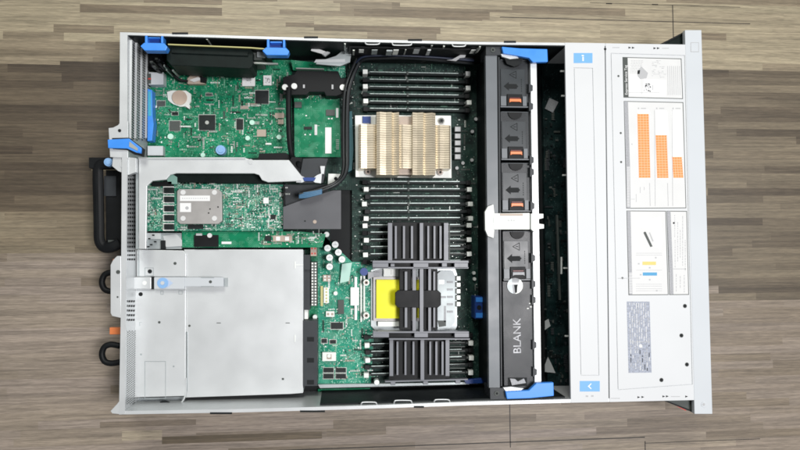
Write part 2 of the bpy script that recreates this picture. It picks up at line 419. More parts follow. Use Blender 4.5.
# outer tabs of the rear wall
m = MB(); m.prism([(108.5, 128), (113, 127.5), (118, 125), (121, 121), (128, 121), (128, 158), (110, 157)], 83, 86.6); m.build('mounting_flange', M['galv'], ch, .4)
m = MB(); m.cyl(119.5, 130.5, 1.8, 86.6, 87.4, M['ink']); m.split('flange_screw', None, ch)
m = MB(); m.prism([(117, 256), (121, 256), (121, 318), (112, 316), (110.5, 313), (110.5, 265), (113, 260)], 83, 86.6); m.build('mounting_flange', M['galv'], ch, .4)
m = MB(); m.cyl(118, 272, 2.2, 86.6, 87.3, M['chipg']); m.cyl(117.5, 297, 1, 86.6, 87.2, M['chipg']); m.split('flange_screw', None, ch)
m = MB(); m.prism([(120, 400), (122, 414.5), (112, 413.5), (110.5, 411), (117, 404)], 80, 86.6); m.build('mounting_flange', M['galv'], ch, .4)
m = MB(); m.prism([(113, 156), (136, 158), (136, 172), (128, 175), (118, 171), (112, 166)], 76, 84); m.cyl(122, 165, 3, 84, 84.6, M['galv']); m.build('corner_plate', M['galv'], ch, .4)
# blue latch at the rear
lt = MB().prism([(107.5, 139.5), (129, 138.5), (141.5, 148), (141, 153.5), (136, 152.5), (127, 148.5), (108, 148)], 87, 91, M['blue']).build('riser_latch', None, ch, .6, label='blue hinged latch lever at the rear edge')
m = MB(); m.prism([(112, 138), (129, 137.6), (145, 149.5), (144, 157), (134, 154.5), (127, 150), (113, 149)], 86.7, 88, M['ink']); m.build('latch_plate', None, lt)
m = MB(); m.prism([(129.5, 141.5), (138, 148.5), (137.5, 151), (129, 146.5)], 91.1, 91.8, M['pin']); m.prism([(138, 149.2), (141.5, 150.5), (141, 152.5), (137.5, 151.6)], 91.1, 93, M['blue']); m.build('latch_insert', None, lt)
# blue thumb screw
m = MB(); m.cyl(108, 162, 5.4, 60, 66, M['bluel'], 28, 4.8); m.cyl(108, 162, 3.2, 66, 67, M['bluel']); m.build('thumb_screw', None, ch, .3, True, 'pale blue thumb screw outside the rear edge')
# black loop handles behind the power supplies
m = MB(); m.tube([(116, 162, 45), (108, 163, 45), (99, 166, 44), (98, 176, 42), (98.5, 200, 40), (99, 225, 40), (99.5, 240, 41), (104, 247, 42), (112, 247, 45), (120, 243, 45)], 6.4, n=14, flat=.6)
m.box(89, 157.5, 112, 168, 30, 46); m.build('pull_handle', M['black'], ch, label='long black loop handle beside the blue thumb screw')
m = MB(); m.box(106, 170, 122, 244, 20, 30, M['black']); m.box(108, 240, 114, 250, 30, 38, M['chipg']); m.box(104, 176, 116, 196, 30, 32, M['dgrey']); m.build('power_socket_block', None, ch)
for v in (282, 354):
    m = MB(); c = W(110, v, 40)
    m.tube([(120, v - 8, 40), (111, v - 9.5, 40), (104.5, v - 7, 40), (102, v, 40), (104.5, v + 7, 40), (111, v + 9.3, 40), (120, v + 8, 40)], 3.6, n=12)
    m.build('pull_handle', M['black'], ch, smooth=True, label='round black ring handle at the rear edge')
m = MB(); m.box(109.5, 327.5, 121, 334.5, 38, 44); m.build('release_tab', M['orange'], ch, .6, label='small orange tab between the ring handles')
m = MB(); m.box(112.5, 259, 118, 262, 60, 66); m.build('release_tab', M['orange'], ch, .6)

# front drive bay cover: real grooves between pressed panels
def pressed(par, outer, inner, name, mt):
    """outer quad and inner quad (px). ring + inner plate with a 0.8 px groove on a backing plate."""
    m = MB(); m.prism(outer, 83, 86.0)
    o = outer; i = inner
    for k in range(4):
        q = (k + 1) % 4; m.prism([o[k], o[q], i[q], i[k]], 86.02, RIM)
    cx = sum(p[0] for p in i) / 4; cy = sum(p[1] for p in i) / 4
    def sh(p): return (p[0] + (.8 if p[0] < cx else -.8), p[1] + (.8 if p[1] < cy else -.8))
    m.prism([sh(p) for p in i], 86.02, RIM)
    return m.build(name, mt, par)
cv = MB(); cv.prism([(566, 44), (687, 46), (696, 399), (571, 401.5)], 78, 82.6).build('drive_bay_cover', M['white'], ch)
pressed(cv_ := bpy.data.objects['drive_bay_cover'], [(565, 42.6), (604.6, 43.2), (608.6, 402), (571, 402.7)], [(573.6, 67.5), (592.8, 68), (599.2, 375.5), (580.4, 375.5)], 'hinged_panel', M['white'])
hp = bpy.data.objects['hinged_panel']
pressed(cv_, [(605.7, 43.3), (686, 44.6), (694.8, 400), (609.8, 402)], [(610.5, 53), (684.8, 55.2), (692.6, 384.5), (617.5, 390)], 'label_panel', M['white'])
lp = bpy.data.objects['label_panel']
m = MB(); m.prism([(685, 30), (701.5, 30), (712.5, 414), (694.6, 414)], 81, RIM + .4); fp = m.build('front_panel', M['flange'], ch, .5)
m = MB(); m.ring(690.6, 42.3, 699, 52, .6, RIM + .4, RIM + .6, M['inkl']); m.box(691.2, 42.9, 698.4, 51.4, RIM + .4, RIM + .55, M['flange']); m.build('panel_marking', None, fp)
m = MB(); m.cyl(703.8, 404.5, 3.2, RIM + .4, RIM + .9, M['flange']); m.cyl(703.8, 404.5, 1.6, RIM + .9, RIM + 1.1, M['inkl']); m.split('panel_screw', None, fp)
# ear gussets
m = MB(); m.prism([(659, 44.5), (685.4, 31.5), (685.4, 45.5)], 20, 78, M['blackg']); m.prism([(662, 43.2), (685.4, 31), (685.4, 32.6), (664, 43.8)], 78, 80, M['ink']); m.build('rack_ear', None, ch, label='dark triangular ear at the upper front corner')
m = MB(); m.prism([(664, 400.5), (695, 399.5), (695, 412.2)], 20, 78, M['chipg']); m.prism([(663, 400.5), (666, 400.4), (695, 411.6), (695, 413.4)], 78, 80, M['ink']); m.prism([(676, 406), (680, 407.4), (686, 410), (686, 410.8)], 80, 80.4, M['red']); m.build('rack_ear', None, ch, label='grey triangular ear at the lower front corner')
# screws / holes on the cover
for u, v in ((618.5, 76), (620.8, 133), (621.2, 162), (622.5, 278)): MB().cyl(u, v, 1.3, RIM, RIM + .3, M['chipg']).build('cover_screw', None, cv_)
for u, v in ((685, 306), (681.5, 335.5), (687, 364.5), (661.5, 380)):
    m = MB(); m.cyl(u, v, 2.5, RIM, RIM + .3, M['chipg']); m.cyl(u, v, 1.8, RIM + .3, RIM + .5, M['ink']); m.build('cover_screw', None, cv_)
m = MB(); m.cyl(605.2, 49, 1.6, 82.6, 87.2, M['ink']); m.build('cover_screw', None, cv_)
# small printed arrows along the cover edges
m = MB()
for u, v, l in ((612.5, 47.2, 7), (662, 47.9, 7), (611, 398, 9), (671, 396.2, 9)): m.box(u, v, u + l, v + .7, RIM, RIM + .12, M['inkl'])
for u, v in ((628.5, 47.6), (632, 47.7), (653.5, 48.2), (657, 48.2), (637.5, 397.2), (641.5, 397), (662.5, 396.4), (666, 396.3), (685.3, 396.5)):
    m.prism([(u, v - 1), (u + 2.8, v), (u, v + 1.1)], RIM, RIM + .14, M['ink'])
m.split('edge_print', None, cv_)
# blue release stickers with a small lock sign
for k, (u0, v0, u1, v1) in enumerate(((573.7, 53, 592.5, 63), (579.8, 381, 599.8, 391.5))):
    m = MB(); m.box(u0, v0, u1, v1, RIM, RIM + .2, M['bluestick']); st = m.build('blue_sticker', None, cv_, label=('upper', 'lower')[k] + ' blue sticker on the narrow cover panel')
    m = MB(); cx, cy = (u0 + u1) / 2, (v0 + v1) / 2
    if k == 0: m.box(cx - .7, cy - 1.2, cx + .7, cy + 3, RIM + .2, RIM + .3, M['lpale']); m.box(cx - 1.4, cy - 3, cx + .8, cy - 1.8, RIM + .2, RIM + .3, M['lpale'])
    else: m.prism([(cx - 2, cy), (cx + 1.2, cy - 3), (cx + 1.8, cy - 2.4), (cx - .4, cy), (cx + 1.8, cy + 2.4), (cx + 1.2, cy + 3)], RIM + .2, RIM + .3, M['lpale'])
    m.build('sticker_sign', None, st)
    if k: 
        m = MB(); m.box(cx - 4, 395.4, cx - 1.6, 397, RIM, RIM + .15, M['inkl']); m.box(cx + 1.4, 395.2, cx + 3.8, 396.8, RIM, RIM + .15, M['inkl']); m.split('edge_print', None, cv_)
# --- instruction labels
def framed(name, q, lab):
    m = MB(); m.prism(q, RIM, RIM + .12, M['chipg'])
    cx = sum(p[0] for p in q) / 4; cy = sum(p[1] for p in q) / 4
    m.prism([(p[0] + (.7 if p[0] < cx else -.7), p[1] + (.7 if p[1] < cy else -.7)) for p in q], RIM + .12, RIM + .2, M['lpaper'])
    return m.build(name, None, cv_, label=lab)
Z1 = RIM + .2
l1 = framed('instruction_label', [(622.5, 57), (681.5, 58.5), (683, 99), (623.5, 97.5)], 'top white instruction label with a dark side band')
m = MB(); m.prism([(622.8, 57.2), (627.6, 57.4), (628.6, 97.6), (624, 97.5)], Z1, Z1 + .1, M['chipg'])
m.box(628.6, 58.2, 645, 75, Z1, Z1 + .06, M['lpaper']); m.prism([(629, 75), (640, 75), (641, 96.5), (629.5, 96)], Z1, Z1 + .1, M['lpale']); m.prism([(644, 79), (665.6, 80), (666, 96.8), (642, 96.2)], Z1, Z1 + .12, M['lpale'])
m.prism([(638, 70), (641.5, 66.5), (648, 73), (646.5, 78), (640, 79), (637.5, 76)], Z1 + .12, Z1 + .25, M['inkl']); m.prism([(637.6, 70.5), (640.2, 70), (639.6, 74), (637.4, 74)], Z1 + .25, Z1 + .3, M['ink'])
rnd = random.Random(3)
for k in range(44):
    u = 643.5 + rnd.random() * 7; v = 83 + rnd.random() * 8; m.box(u, v, u + rnd.uniform(.5, 1.6), v + rnd.uniform(.5, 1.2), Z1 + .12, Z1 + .2, M['inkl'])
for k in range(7):
    u = 667.5 + k * 2; m.prism([(u, 66), (u + .5, 66), (u + .9, 95), (u + .4, 95)], Z1, Z1 + .1, M['label' if 0 else 'inkl'])
m.box(652, 65, 657, 65.6, Z1, Z1 + .1, M['inkl']); m.box(652.5, 85, 653.3, 90, Z1 + .12, Z1 + .2, M['inkl']); m.box(628, 92.5, 660, 93, Z1 + .12, Z1 + .2, M['inkl'])
rnd = random.Random(33)
for r in range(9):
    u = 630 + rnd.random() * 1.5
    while u < 641: w_ = rnd.uniform(.8, 2.6); m.box(u, 60.5 + r * 1.5, u + w_, 60.9 + r * 1.5, Z1 + .1, Z1 + .16, M['inkl']); u += w_ + .6
for r in range(12):
    u = 652
    while u < 664: w_ = rnd.uniform(.8, 2.6); m.box(u, 60.5 + r * 1.5, u + w_, 60.85 + r * 1.5, Z1 + .1, Z1 + .16, M['lgrey'] if rnd.random() < .1 else M['inkl']) if rnd.random() < .4 else 0; u += w_ + .6
m.build('label_print', None, l1)
text('Express Service Tag', 626.1, 80, Z1 + .2, 4.6, M['lpale'], l1)
l2 = framed('instruction_label', [(623.8, 101), (683.3, 102.2), (686.3, 208.2), (626.3, 208.6)], 'tall instruction label with three orange memory columns')
m = MB(); m.prism([(624.2, 101.4), (628, 101.5), (630, 166), (626, 166)], Z1, Z1 + .1, M['lgrey']); m.prism([(626, 166), (630, 166), (630.6, 208.2), (626.8, 208.2)], Z1, Z1 + .1, M['lgrey'])
for k in range(26): m.box(626.9, 167 + k * 1.55, 629.8, 167.6 + k * 1.55, Z1 + .1, Z1 + .16, M['lpale'])
for k, (u0, u1, vt, vw) in enumerate(((637, 649, 113.8, 110), (655.2, 667, 135, 110.5), (671.5, 682, 156.8, 110.8))):
    t = (0, 0, 0)[k]
    m.prism([(u0, vw), (u1, vw), (u1 + 1.6, vt + .1), (u0 + 1.2, vt + .1)], Z1, Z1 + .08, M['lpale'])
    m.prism([(u0 + .4, vt), (u1 - .4, vt), (u1 + 1.4, 178), (u0 + 2, 178)], Z1, Z1 + .1, M['ochre'])
    n = int((178 - vt) / 2.55)
    for q in range(n + 1):
        v = vt + q * 2.55; s = (v - 112) * .028; m.box(u0 + s, v, u1 + s - .5, v + .45, Z1 + .1, Z1 + .15, M['peach'])
    for c_ in range(1, 4):
        uu = u0 + (u1 - u0) * c_ / 4; m.prism([(uu, vt), (uu + .35, vt), (uu + 2, 178), (uu + 1.6, 178)], Z1 + .15, Z1 + .18, M['peach'])
    m.prism([(u0 + 2, 178), (u1 + 2, 178), (u1 + 2, 179.4), (u0 + 2, 179.4)], Z1, Z1 + .12, M['lpale'])
    m.box(u0 + 1, 107.6, u0 + 2.2, 109.2, Z1, Z1 + .1, M['inkl']); m.box(u0 + 4, 107.9, u0 + 9, 108.8, Z1, Z1 + .1, M['inkl'])
for u, v0 in ((649.5, 183), (667.5, 183), (654.5, 110), (672, 110)): m.prism([(u, v0), (u + .35, v0), (u + 1, 206), (u + .6, 206)], Z1 + .18, Z1 + .22, M['inkl'])
for u, v, l, h in ((640, 187, .5, 6), (644, 187, .5, 3), (631, 199, 4, .4), (636, 194, .5, 8), (631.5, 143.6, 1, 1)): m.box(u, v, u + l, v + h, Z1, Z1 + .1, M['inkl'])
m.build('label_print', None, l2)
l3 = framed('instruction_label', [(626.5, 210.6), (666, 210.8), (668.5, 295), (628.5, 295.2)], 'instruction label with a yellow and a blue bar')
m = MB(); m.prism([(627, 211), (630.6, 211), (632, 272), (628.6, 272)], Z1, Z1 + .1, M['lgrey']); m.prism([(628.8, 272), (632, 272), (632.4, 294.6), (629.2, 294.6)], Z1, Z1 + .1, M['lgrey'])
for k in range(14): m.box(629.2, 273 + k * 1.5, 632, 273.6 + k * 1.5, Z1 + .1, Z1 + .16, M['lpale'])
m.prism([(634, 220), (645, 217), (652, 219), (660, 217), (663, 240), (660, 250), (655, 246), (652, 228), (636, 227)], Z1, Z1 + .1, M['lpale'])
m.prism([(643.6, 233), (646, 232.4), (652.6, 246.4), (650.4, 247)], Z1 + .1, Z1 + .25, M['chipg']); m.cyl(645, 233, 1.6, Z1 + .1, Z1 + .3, M['chipg']); m.prism([(649, 232.6), (650, 232.4), (653.6, 241), (652.4, 241.4)], Z1 + .1, Z1 + .2, M['inkl'])
m.box(642.5, 261.6, 656, 265, Z1, Z1 + .12, M['yprint']); m.box(642.8, 272.4, 657, 275.6, Z1, Z1 + .12, M['bprint'])
for v in (253, 255, 270, 284, 286, 288.5, 290.6): m.box(636, v, 662, v + .35, Z1, Z1 + .1, M['inkl'])
for u, v in ((655, 257), (649, 279), (638, 263), (640, 274), (656, 290), (649, 267)): m.box(u, v, u + 1.6, v + 1.4, Z1 + .1, Z1 + .16, M['inkl'])
m.box(618, 278, 640, 278.4, RIM + .25, RIM + .32, M['inkl'])
m.build('label_print', None, l3)
l4 = framed('instruction_label', [(666.6, 210.8), (687, 211), (689, 294.8), (669.2, 295)], 'narrow instruction label beside the yellow and blue bars')
m = MB(); m.prism([(667, 211.2), (670.6, 211.2), (673, 272), (669.4, 272)], Z1, Z1 + .1, M['lgrey']); m.prism([(669.6, 272), (673, 272), (673.6, 294.4), (670.2, 294.4)], Z1, Z1 + .1, M['lgrey'])
rnd = random.Random(8)
for u, v0, v1 in ((674.5, 215, 236), (674.8, 240, 268), (677.4, 222, 262), (680, 230, 258), (682.4, 216, 266), (685, 240, 268), (676, 274, 290), (680, 276, 288), (684, 275, 291)):
    v = v0
    while v < v1: h = rnd.uniform(.7, 3); m.box(u, v, u + .6, v + h, Z1, Z1 + .1, M['inkl']); v += h + rnd.uniform(.5, 1.2)
m.cyl(673.8, 223, 1.2, Z1, Z1 + .12, M['ink']); m.box(673, 268.6, 686, 269.2, Z1, Z1 + .1, M['inkl']); m.build('label_print', None, l4)
m = MB(); m.prism([(626.8, 301.5), (649.6, 301.6), (651.6, 372.6), (628.6, 372.8)], RIM, RIM + .2, M['lslate']); l5 = m.build('certification_label', None, cv_, label='slate grey certification label with fine print')
m = MB(); rnd = random.Random(21)
for c_ in range(9):
    u = 629.2 + c_ * 2.3; v = 303
    while v < 370:
        h = rnd.uniform(1, 6); s = (v - 303) * .026
        if rnd.random() < .75: m.box(u + s, v, u + s + .7, min(v + h, 371), RIM + .2, RIM + .3, rnd.choice([M['lpaper'], M['inkl'], M['ink'] if v > 345 else M['lpaper']]))
        v += h + rnd.uniform(.6, 1.6)
m.cyl(640.6, 346, 2.2, RIM + .3, RIM + .36, M['lpaper']); m.box(630, 341.6, 650, 342.2, RIM + .3, RIM + .36, M['inkl'])
m.build('label_print', None, l5)
# drive backplane in the gap
m = MB(); m.prism([(542, 46), (566, 46), (571, 400), (548, 400)], 3.2, 12, G6); m.prism([(556.5, 215), (558, 215), (561, 300), (559.5, 300)], 30, 34, M['chipg']); bk = m.build('drive_backplane', None, ch)
m = MB()
for u, v in ((564, 71), (565, 95.6), (566, 175), (567, 268), (568.5, 336)): m.box(u - 3.4, v - .7, u + 1, v + .7, 60, 62, M['nylon'])
m.box(561.2, 257, 562.2, 274, 50, 53, M['nylon']); m.split('backplane_pin', None, bk)
for q in ([(549.5, 98), (558.5, 102), (553, 112.5), (545, 108.5)], [(545, 321), (548.5, 319), (550.5, 326), (545, 330)], [(548, 357), (552, 365), (555.5, 373), (545, 372), (545, 365)]):
    MB().prism(q, 13, 14).build('paper_tag', M['lgrey'] if q[0][1] < 200 else M['galv'], bk)
m = MB(); scatter(m, 544, 110, 566, 396, 12, 160, 4, [M['chip'], M['chipg'], M['chip'], M['dgrey']], 1, 4, 3); m.build('small_components', None, bk, kind='stuff')

# power supply bay and folded sheets over it
m = MB(); m.prism([(184, 249.5), (303, 249.5), (303, 393), (290, 394), (184, 397.6)], 42, 45); psu = m.build('power_supply_cover', M['galv'], ch, .4, label='large plain grey sheet over the power supply bay')
m = MB(); m.box(300.8, 250, 303.4, 392, 5, 44, M['galvd']); m.prism([(140, 392), (303, 389), (303, 391), (140, 394)], 5, 42, M['wallin']); m.build('cover_side', None, psu)
m = MB()
for u, v in ((220, 323), (289, 323), (283, 379)): m.box(u - (1.2 if u == 283 else 3.4), v - (1 if u == 283 else .35), u + (1 if u == 283 else .8), v + (1 if u == 283 else .35), 45, 45.2, M['chipg'])
m.box(294.6, 261.5, 295.6, 268.5, 45, 46, M['nylon']); m.box(295.6, 264.5, 303, 265.3, 45, 46, M['nylon']); m.box(294.5, 335, 295.4, 342, 45, 46, M['nylon'])
m.split('pressed_mark', None, psu)
m = MB(); m.mi(M['galv']); m.prism([(136.6, 249.5), (183, 250.5), (186, 253.5), (186, 276.5), (136.6, 276.5)], 46, 49)
m.prism([(134.6, 290), (185.6, 290), (185.6, 380), (185, 396), (134.6, 397.4)], 46, 48.6)
m.prism([(124, 407.6), (128, 398), (184.6, 396.4), (179, 404.6), (172, 407.3)], 28, 34, M['galvd'])
m.tube([(126, 407.4, 46), (150, 407.4, 47), (170, 407.2, 47), (179, 404.4, 47), (185, 396, 48), (186, 378, 48.4)], 1.0)
m.box(134.6, 276.5, 186, 290, 46, 47.6); br = m.build('rear_bracket', None, ch, .5, label='pale folded bracket with a rounded corner over the bay')
m = MB(); m.box(137.6, 249.5, 139.2, 276, 49, 50, M['galvd'])
m.cyl(149.8, 271.4, 2.5, 49, 49.4, M['ink']); m.ring(144.6, 267.6, 153.6, 276, .6, 49, 49.3, M['galvd']); m.cyl(175, 263.4, 1.8, 49, 49.3, M['chipg'])
m.cyl(140.6, 294.2, 2.4, 48.6, 49, M['ink']); m.ring(160.5, 290.8, 163.5, 294.6, .5, 48.6, 48.9, M['galvd']); m.ring(178.5, 290.6, 182.5, 294.4, .5, 48.6, 48.9, M['galvd'])
m.cyl(159.2, 322.3, 1.5, 48.6, 48.9, M['chipg']); m.box(139.4, 322.4, 140, 326, 48.6, 48.9, M['galvd']); m.box(139.4, 322, 142, 322.5, 48.6, 48.9, M['galvd']); m.cyl(189.4, 325.8, 1.4, 45, 45.3, M['chipg'])
m.ring(144.6, 361.2, 165.8, 399, .5, 48.6, 49, M['galvd']); m.cyl(141, 354.5, 1.2, 48.6, 48.9, M['galvd']); m.cyl(173.6, 366.4, 1.0, 48.6, 48.9, M['galvd'])
m.prism([(160, 401.5), (165, 400.4), (170, 402), (166, 404), (160, 403.6)], 48.6, 49.4, M['ink']); m.box(186.4, 332, 187.4, 391, 45, 47, M['galvd'])
m.split('punched_hole', None, br)
m = MB(); m.box(125.5, 277.2, 151, 289, 49, 54, M['galv']); m.box(154, 277.2, 184.5, 289, 49, 55, M['flange']); m.box(184.5, 277.4, 223.4, 286.6, 49, 54, M['flange']); m.box(150.6, 276.6, 154, 289.4, 49, 52, M['ink'])
rs = m.build('retention_strap', None, ch, .5, label='pale strap arm with a round blue press button')
m = MB(); m.cyl(162.6, 283, 6.3, 55, 56.2, M['bluel'], 28); m.cyl(162.4, 283, 2.3, 56.2, 57, M['flange']); m.prism([(166, 278), (173, 283), (167, 288)], 55, 55.3, mat('blue_tint', (.45, .55, .72), .4)); m.build('press_button', None, rs)
m = MB(); m.cyl(144.6, 283, 2.4, 54, 54.6, M['nylon']); m.box(201, 277.2, 214, 278, 54, 54.4, M['galvd']); m.box(201, 286, 214, 286.8, 54, 54.4, M['galvd']); m.cyl(210.4, 281.8, 1.8, 54, 54.3, M['chipg']); m.box(223.4, 277.8, 228, 286.4, 45, 46, M['galvd']); m.split('strap_detail', None, rs)

# ================================================================== MOTHERBOARD
ZB = 10
mbd = thing('motherboard', 'large green motherboard with rows of memory slots filling the middle of the case', 'circuit board', (300, 0, 3))
m = MB()
m.prism([(146, 60), (292, 60), (292, 158), (148, 158)], 8.2, ZB, G1)
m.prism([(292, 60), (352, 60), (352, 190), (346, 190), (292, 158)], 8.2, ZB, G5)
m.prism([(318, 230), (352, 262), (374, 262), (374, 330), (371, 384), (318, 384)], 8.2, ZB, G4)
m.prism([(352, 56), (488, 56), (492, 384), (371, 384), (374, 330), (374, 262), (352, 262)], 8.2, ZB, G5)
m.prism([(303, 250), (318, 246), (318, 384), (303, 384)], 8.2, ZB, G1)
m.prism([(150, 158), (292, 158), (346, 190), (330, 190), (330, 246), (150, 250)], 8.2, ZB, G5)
m.build('board', None, mbd)
m = MB(); m.prism([(318, 384.6), (400, 383.5), (478, 382), (478, 384), (400, 386), (320, 388)], 3.3, 16, M['galvd']); m.prism([(318, 389), (370, 388), (370, 401), (318, 402)], 3.2, 8, G2); m.build('board_edge_rail', None, mbd)
m = MB()
S1 = [M['chip'], M['pin'], M['mintp'], M['mintp'], M['brown'], M['chipg'], M['pin'], M['nylon']]
scatter(m, 150, 70, 290, 155, ZB, 800, 1, S1, .7, 2.2, 1.4)
scatter(m, 320, 262, 372, 380, ZB, 380, 2, S1 + [M['nylon'], M['capw']], .7, 2.4, 1.4)
scatter(m, 350, 60, 364, 260, ZB, 110, 3, [M['pin'], M['chip'], M['chipg']], .7, 2.2, 1.4)
scatter(m, 455, 118, 482, 330, ZB, 120, 7, [M['pin'], M['chip'], M['chipg'], M['chipg'], M['nylon']], .7, 2.2, 1.4)
scatter(m, 340, 64, 352, 110, ZB, 70, 9, [M['pin'], M['chip'], M['chipg']], .7, 2.2, 6)
scatter(m, 371, 64, 466, 112, ZB, 260, 51, [M['pin'], M['chipg'], M['mintp']], .4, 1.3, .8); scatter(m, 371, 180, 466, 262, ZB, 420, 52, [M['pin'], M['chipg'], M['mintp']], .4, 1.3, .8); scatter(m, 371, 338, 466, 380, ZB, 200, 53, [M['pin'], M['chipg'], M['mintp']], .4, 1.3, .8)
m.build('small_components', None, mbd, kind='stuff')
# integrated circuits
chip(mbd, 199, 115, 215, 130, ZB, 2.4, dot=2.4)
chip(mbd, 169.5, 121, 180, 130.5, ZB, 1.6, 'chipg')
chip(mbd, 255.5, 90.5, 268.5, 103.5, ZB, 2.0)
chip(mbd, 236.5, 119, 243, 129.5, ZB, 1.8); chip(mbd, 157, 101, 165, 106, ZB, 1.6, 'chipg')
chip(mbd, 241, 106, 248, 108.6, ZB, 1.5, 'brown'); chip(mbd, 206, 93.4, 212, 95.6, ZB, 1.5, 'chipg'); chip(mbd, 172, 112, 178, 115, ZB, 1.5)
chip(mbd, 257, 129.5, 266, 136.5, ZB, 2.0, 'brown', False, 'inductor'); chip(mbd, 275, 113, 284, 118, ZB, 2.2, 'brown', False, 'inductor'); chip(mbd, 278, 119.4, 283.5, 124, ZB, 3.2, 'brown', False, 'inductor')
chip(mbd, 331, 322.6, 343, 329, ZB, 2, 'chip'); chip(mbd, 323.6, 368, 333.6, 372.4, ZB, 2); chip(mbd, 336, 368, 346, 372.4, ZB, 2); chip(mbd, 323.6, 374, 333.6, 378.6, ZB, 2); chip(mbd, 336, 374, 346, 378.6, ZB, 2)
chip(mbd, 321.6, 339, 327, 343, ZB, 1.6); chip(mbd, 330, 340, 336, 343.6, ZB, 1.6)
# two paper labels on the board
for u0, v0, u1, v1 in ((242.2, 73.6, 255, 86), (263.4, 75.4, 271.4, 85.2)):
    m = MB(); m.box(u0, v0, u1, v1, ZB, ZB + 3, M['lpale']); cx, cy = (u0 + u1) / 2, (v0 + v1) / 2; rnd = random.Random(int(u0))
    for k in range(26): a, b = cx + rnd.uniform(-2.8, 2.4), cy + rnd.uniform(-2.8, 2.6); m.box(a, b, a + rnd.uniform(.4, 1.2), b + rnd.uniform(.4, 1), ZB + 3, ZB + 3.12, M['inkl'])
    m.build('paper_label', None, mbd)
# coin cell
m = MB(); m.prism([(167, 92), (172, 90.4), (186, 90.6), (191, 94), (191, 101), (188, 106), (180, 106.6), (173, 104), (168, 100)], ZB, ZB + 3, M['nylon']); m.prism([(186, 103), (190, 105), (189.4, 109), (185, 106)], ZB, ZB + 4, M['nylon']); bt = m.build('battery_holder', None, mbd)
m = MB(); m.cyl(179.4, 97.4, 9.2, ZB + 3, ZB + 5.5, mat('coin_cell', (.66, .52, .42), .35, .3, .05), 30); m.build('coin_cell', None, bt)
# round capacitors, a blue standoff and light round parts
for u, v, r in ((170.4, 136.4, 3.6), (252, 122.4, 3.2), (247.6, 138, 3), (279, 137, 3), (202.8, 155, 2.8), (160.6, 74, 2), (221.6, 74.8, 2.6)):
    m = MB(); m.cyl(u, v, r, ZB, ZB + 5, mat('mint_top', (.50, .78, .66), .4) if r > 2.7 else M['nylon'], 20); m.build('capacitor', None, mbd)
m = MB(); m.cyl(220.4, 149.8, 6.6, ZB, ZB + 9, M['bluel'], 28, 6); m.cyl(220.4, 149.8, 3.6, ZB + 9, ZB + 10.2, M['bluel']); m.build('blue_standoff', None, mbd, .3)
# six tall white capacitors
for u, v in ((327.6, 248.2), (335.2, 244.6), (338.4, 252.4), (329.6, 257.6), (342, 259.4), (329.6, 266.8)):
    m = MB(); m.cyl(u, v, 4.3, ZB, 31, M['dgrey'], 24); m.cyl(u, v, 4.1, 31, 31.8, M['capw'], 24); m.cyl(u, v, 3.2, 31.8, 31.95, M['galv'], 20); m.box(u - 2.2, v - .25, u + 2.2, v + .25, 31.95, 32.05, M['inkl']); m.box(u - .25, v - 2.2, u + .25, v - .25, 31.95, 32.05, M['inkl']); m.build('tall_capacitor', None, mbd, .3)
m = MB(); m.cyl(326.6, 234.4, 3.4, ZB, 24, M['capw'], 20); m.build('tall_capacitor', None, mbd, .3)
# connectors on the board
def conn(name, u0, v0, u1, v1, z1, body, nr=0, nc=0, pm='pin', lab=None, z0=ZB):
    m = MB(); m.box(u0, v0, u1, v1, z0, z1, M[body])
    for r in range(nr):
        for c_ in range(nc):
            cu, cvv = u0 + (u1 - u0) * (c_ + .5) / nc, v0 + (v1 - v0) * (r + .5) / nr
            e = min((u1 - u0) / nc, (v1 - v0) / nr) * .28; m.box(cu - e, cvv - e, cu + e, cvv + e, z1, z1 + .3, M[pm])
    return m.build(name, None, mbd, 0, label=lab)
conn('port_shell', 148.6, 72.4, 163.4, 84.6, 24, 'flange'); conn('port_shell', 147.6, 146, 163, 155.4, 20, 'flange')
m = MB(); m.box(147.4, 73.5, 150.8, 83.5, 24, 25, M['chipg']); m.box(148, 78, 151, 79.5, 25, 25.4, M['red']); m.build('port_mouth', None, mbd)
m = MB(); m.prism([(147.6, 88.6), (152, 90), (152.6, 116), (153.6, 124), (152, 140.6), (147.4, 141)], ZB, 24, M['blue']); m.prism([(148, 91), (151, 92), (151.4, 116), (148, 116)], 24, 24.4, mat('teal_mark', (.06, .38, .55), .4)); m.build('video_port', None, mbd, .4, label='long blue port connector against the rear wall')
conn('power_header', 303.4, 269.6, 310, 310, 40, 'dgrey', 14, 1, 'dgrey'); conn('power_header', 311, 262, 317, 306, 38, 'chipg', 15, 2, 'nylon')
conn('power_header', 310.6, 246, 316.6, 256, 38, 'brown', 2, 2, 'red'); m = MB(); m.box(303.6, 254.8, 310, 270, 10, 44, M['dgrey']); m.build('power_header', None, mbd, .4)
m = MB(); m.box(304.4, 310, 308, 319, ZB, 36, M['nylon']); m.cyl(315, 317, 2.8, ZB, 22, M['capw']); m.build('small_plug', None, mbd)
m = MB(); m.box(303, 320.6, 317.4, 386, ZB, 46, M['dgrey'])
for v in (339, 360, 382): m.box(307, v - 2, 314, v + 2.6, 46, 46.3, M['ink'])
m.box(300.6, 364, 304, 388, ZB, 44, M['dgrey']); m.build('riser_socket', None, mbd, .5, label='tall charcoal socket housing with three dark openings')
conn('fan_header', 323, 275, 331, 281.4, 16, 'brown', 2, 2, 'nylon'); conn('slot_header', 323.8, 287.4, 329, 303, 15, 'nylon', 5, 1, 'gold'); conn('slot_header', 320.6, 286, 323, 306, 13, 'gold')
conn('fan_header', 322.4, 352.4, 336, 361, 16, 'nylon', 1, 1, 'brown'); conn('fan_header', 326, 311.4, 334.4, 316.8, 15, 'nylon', 1, 2, 'brown')
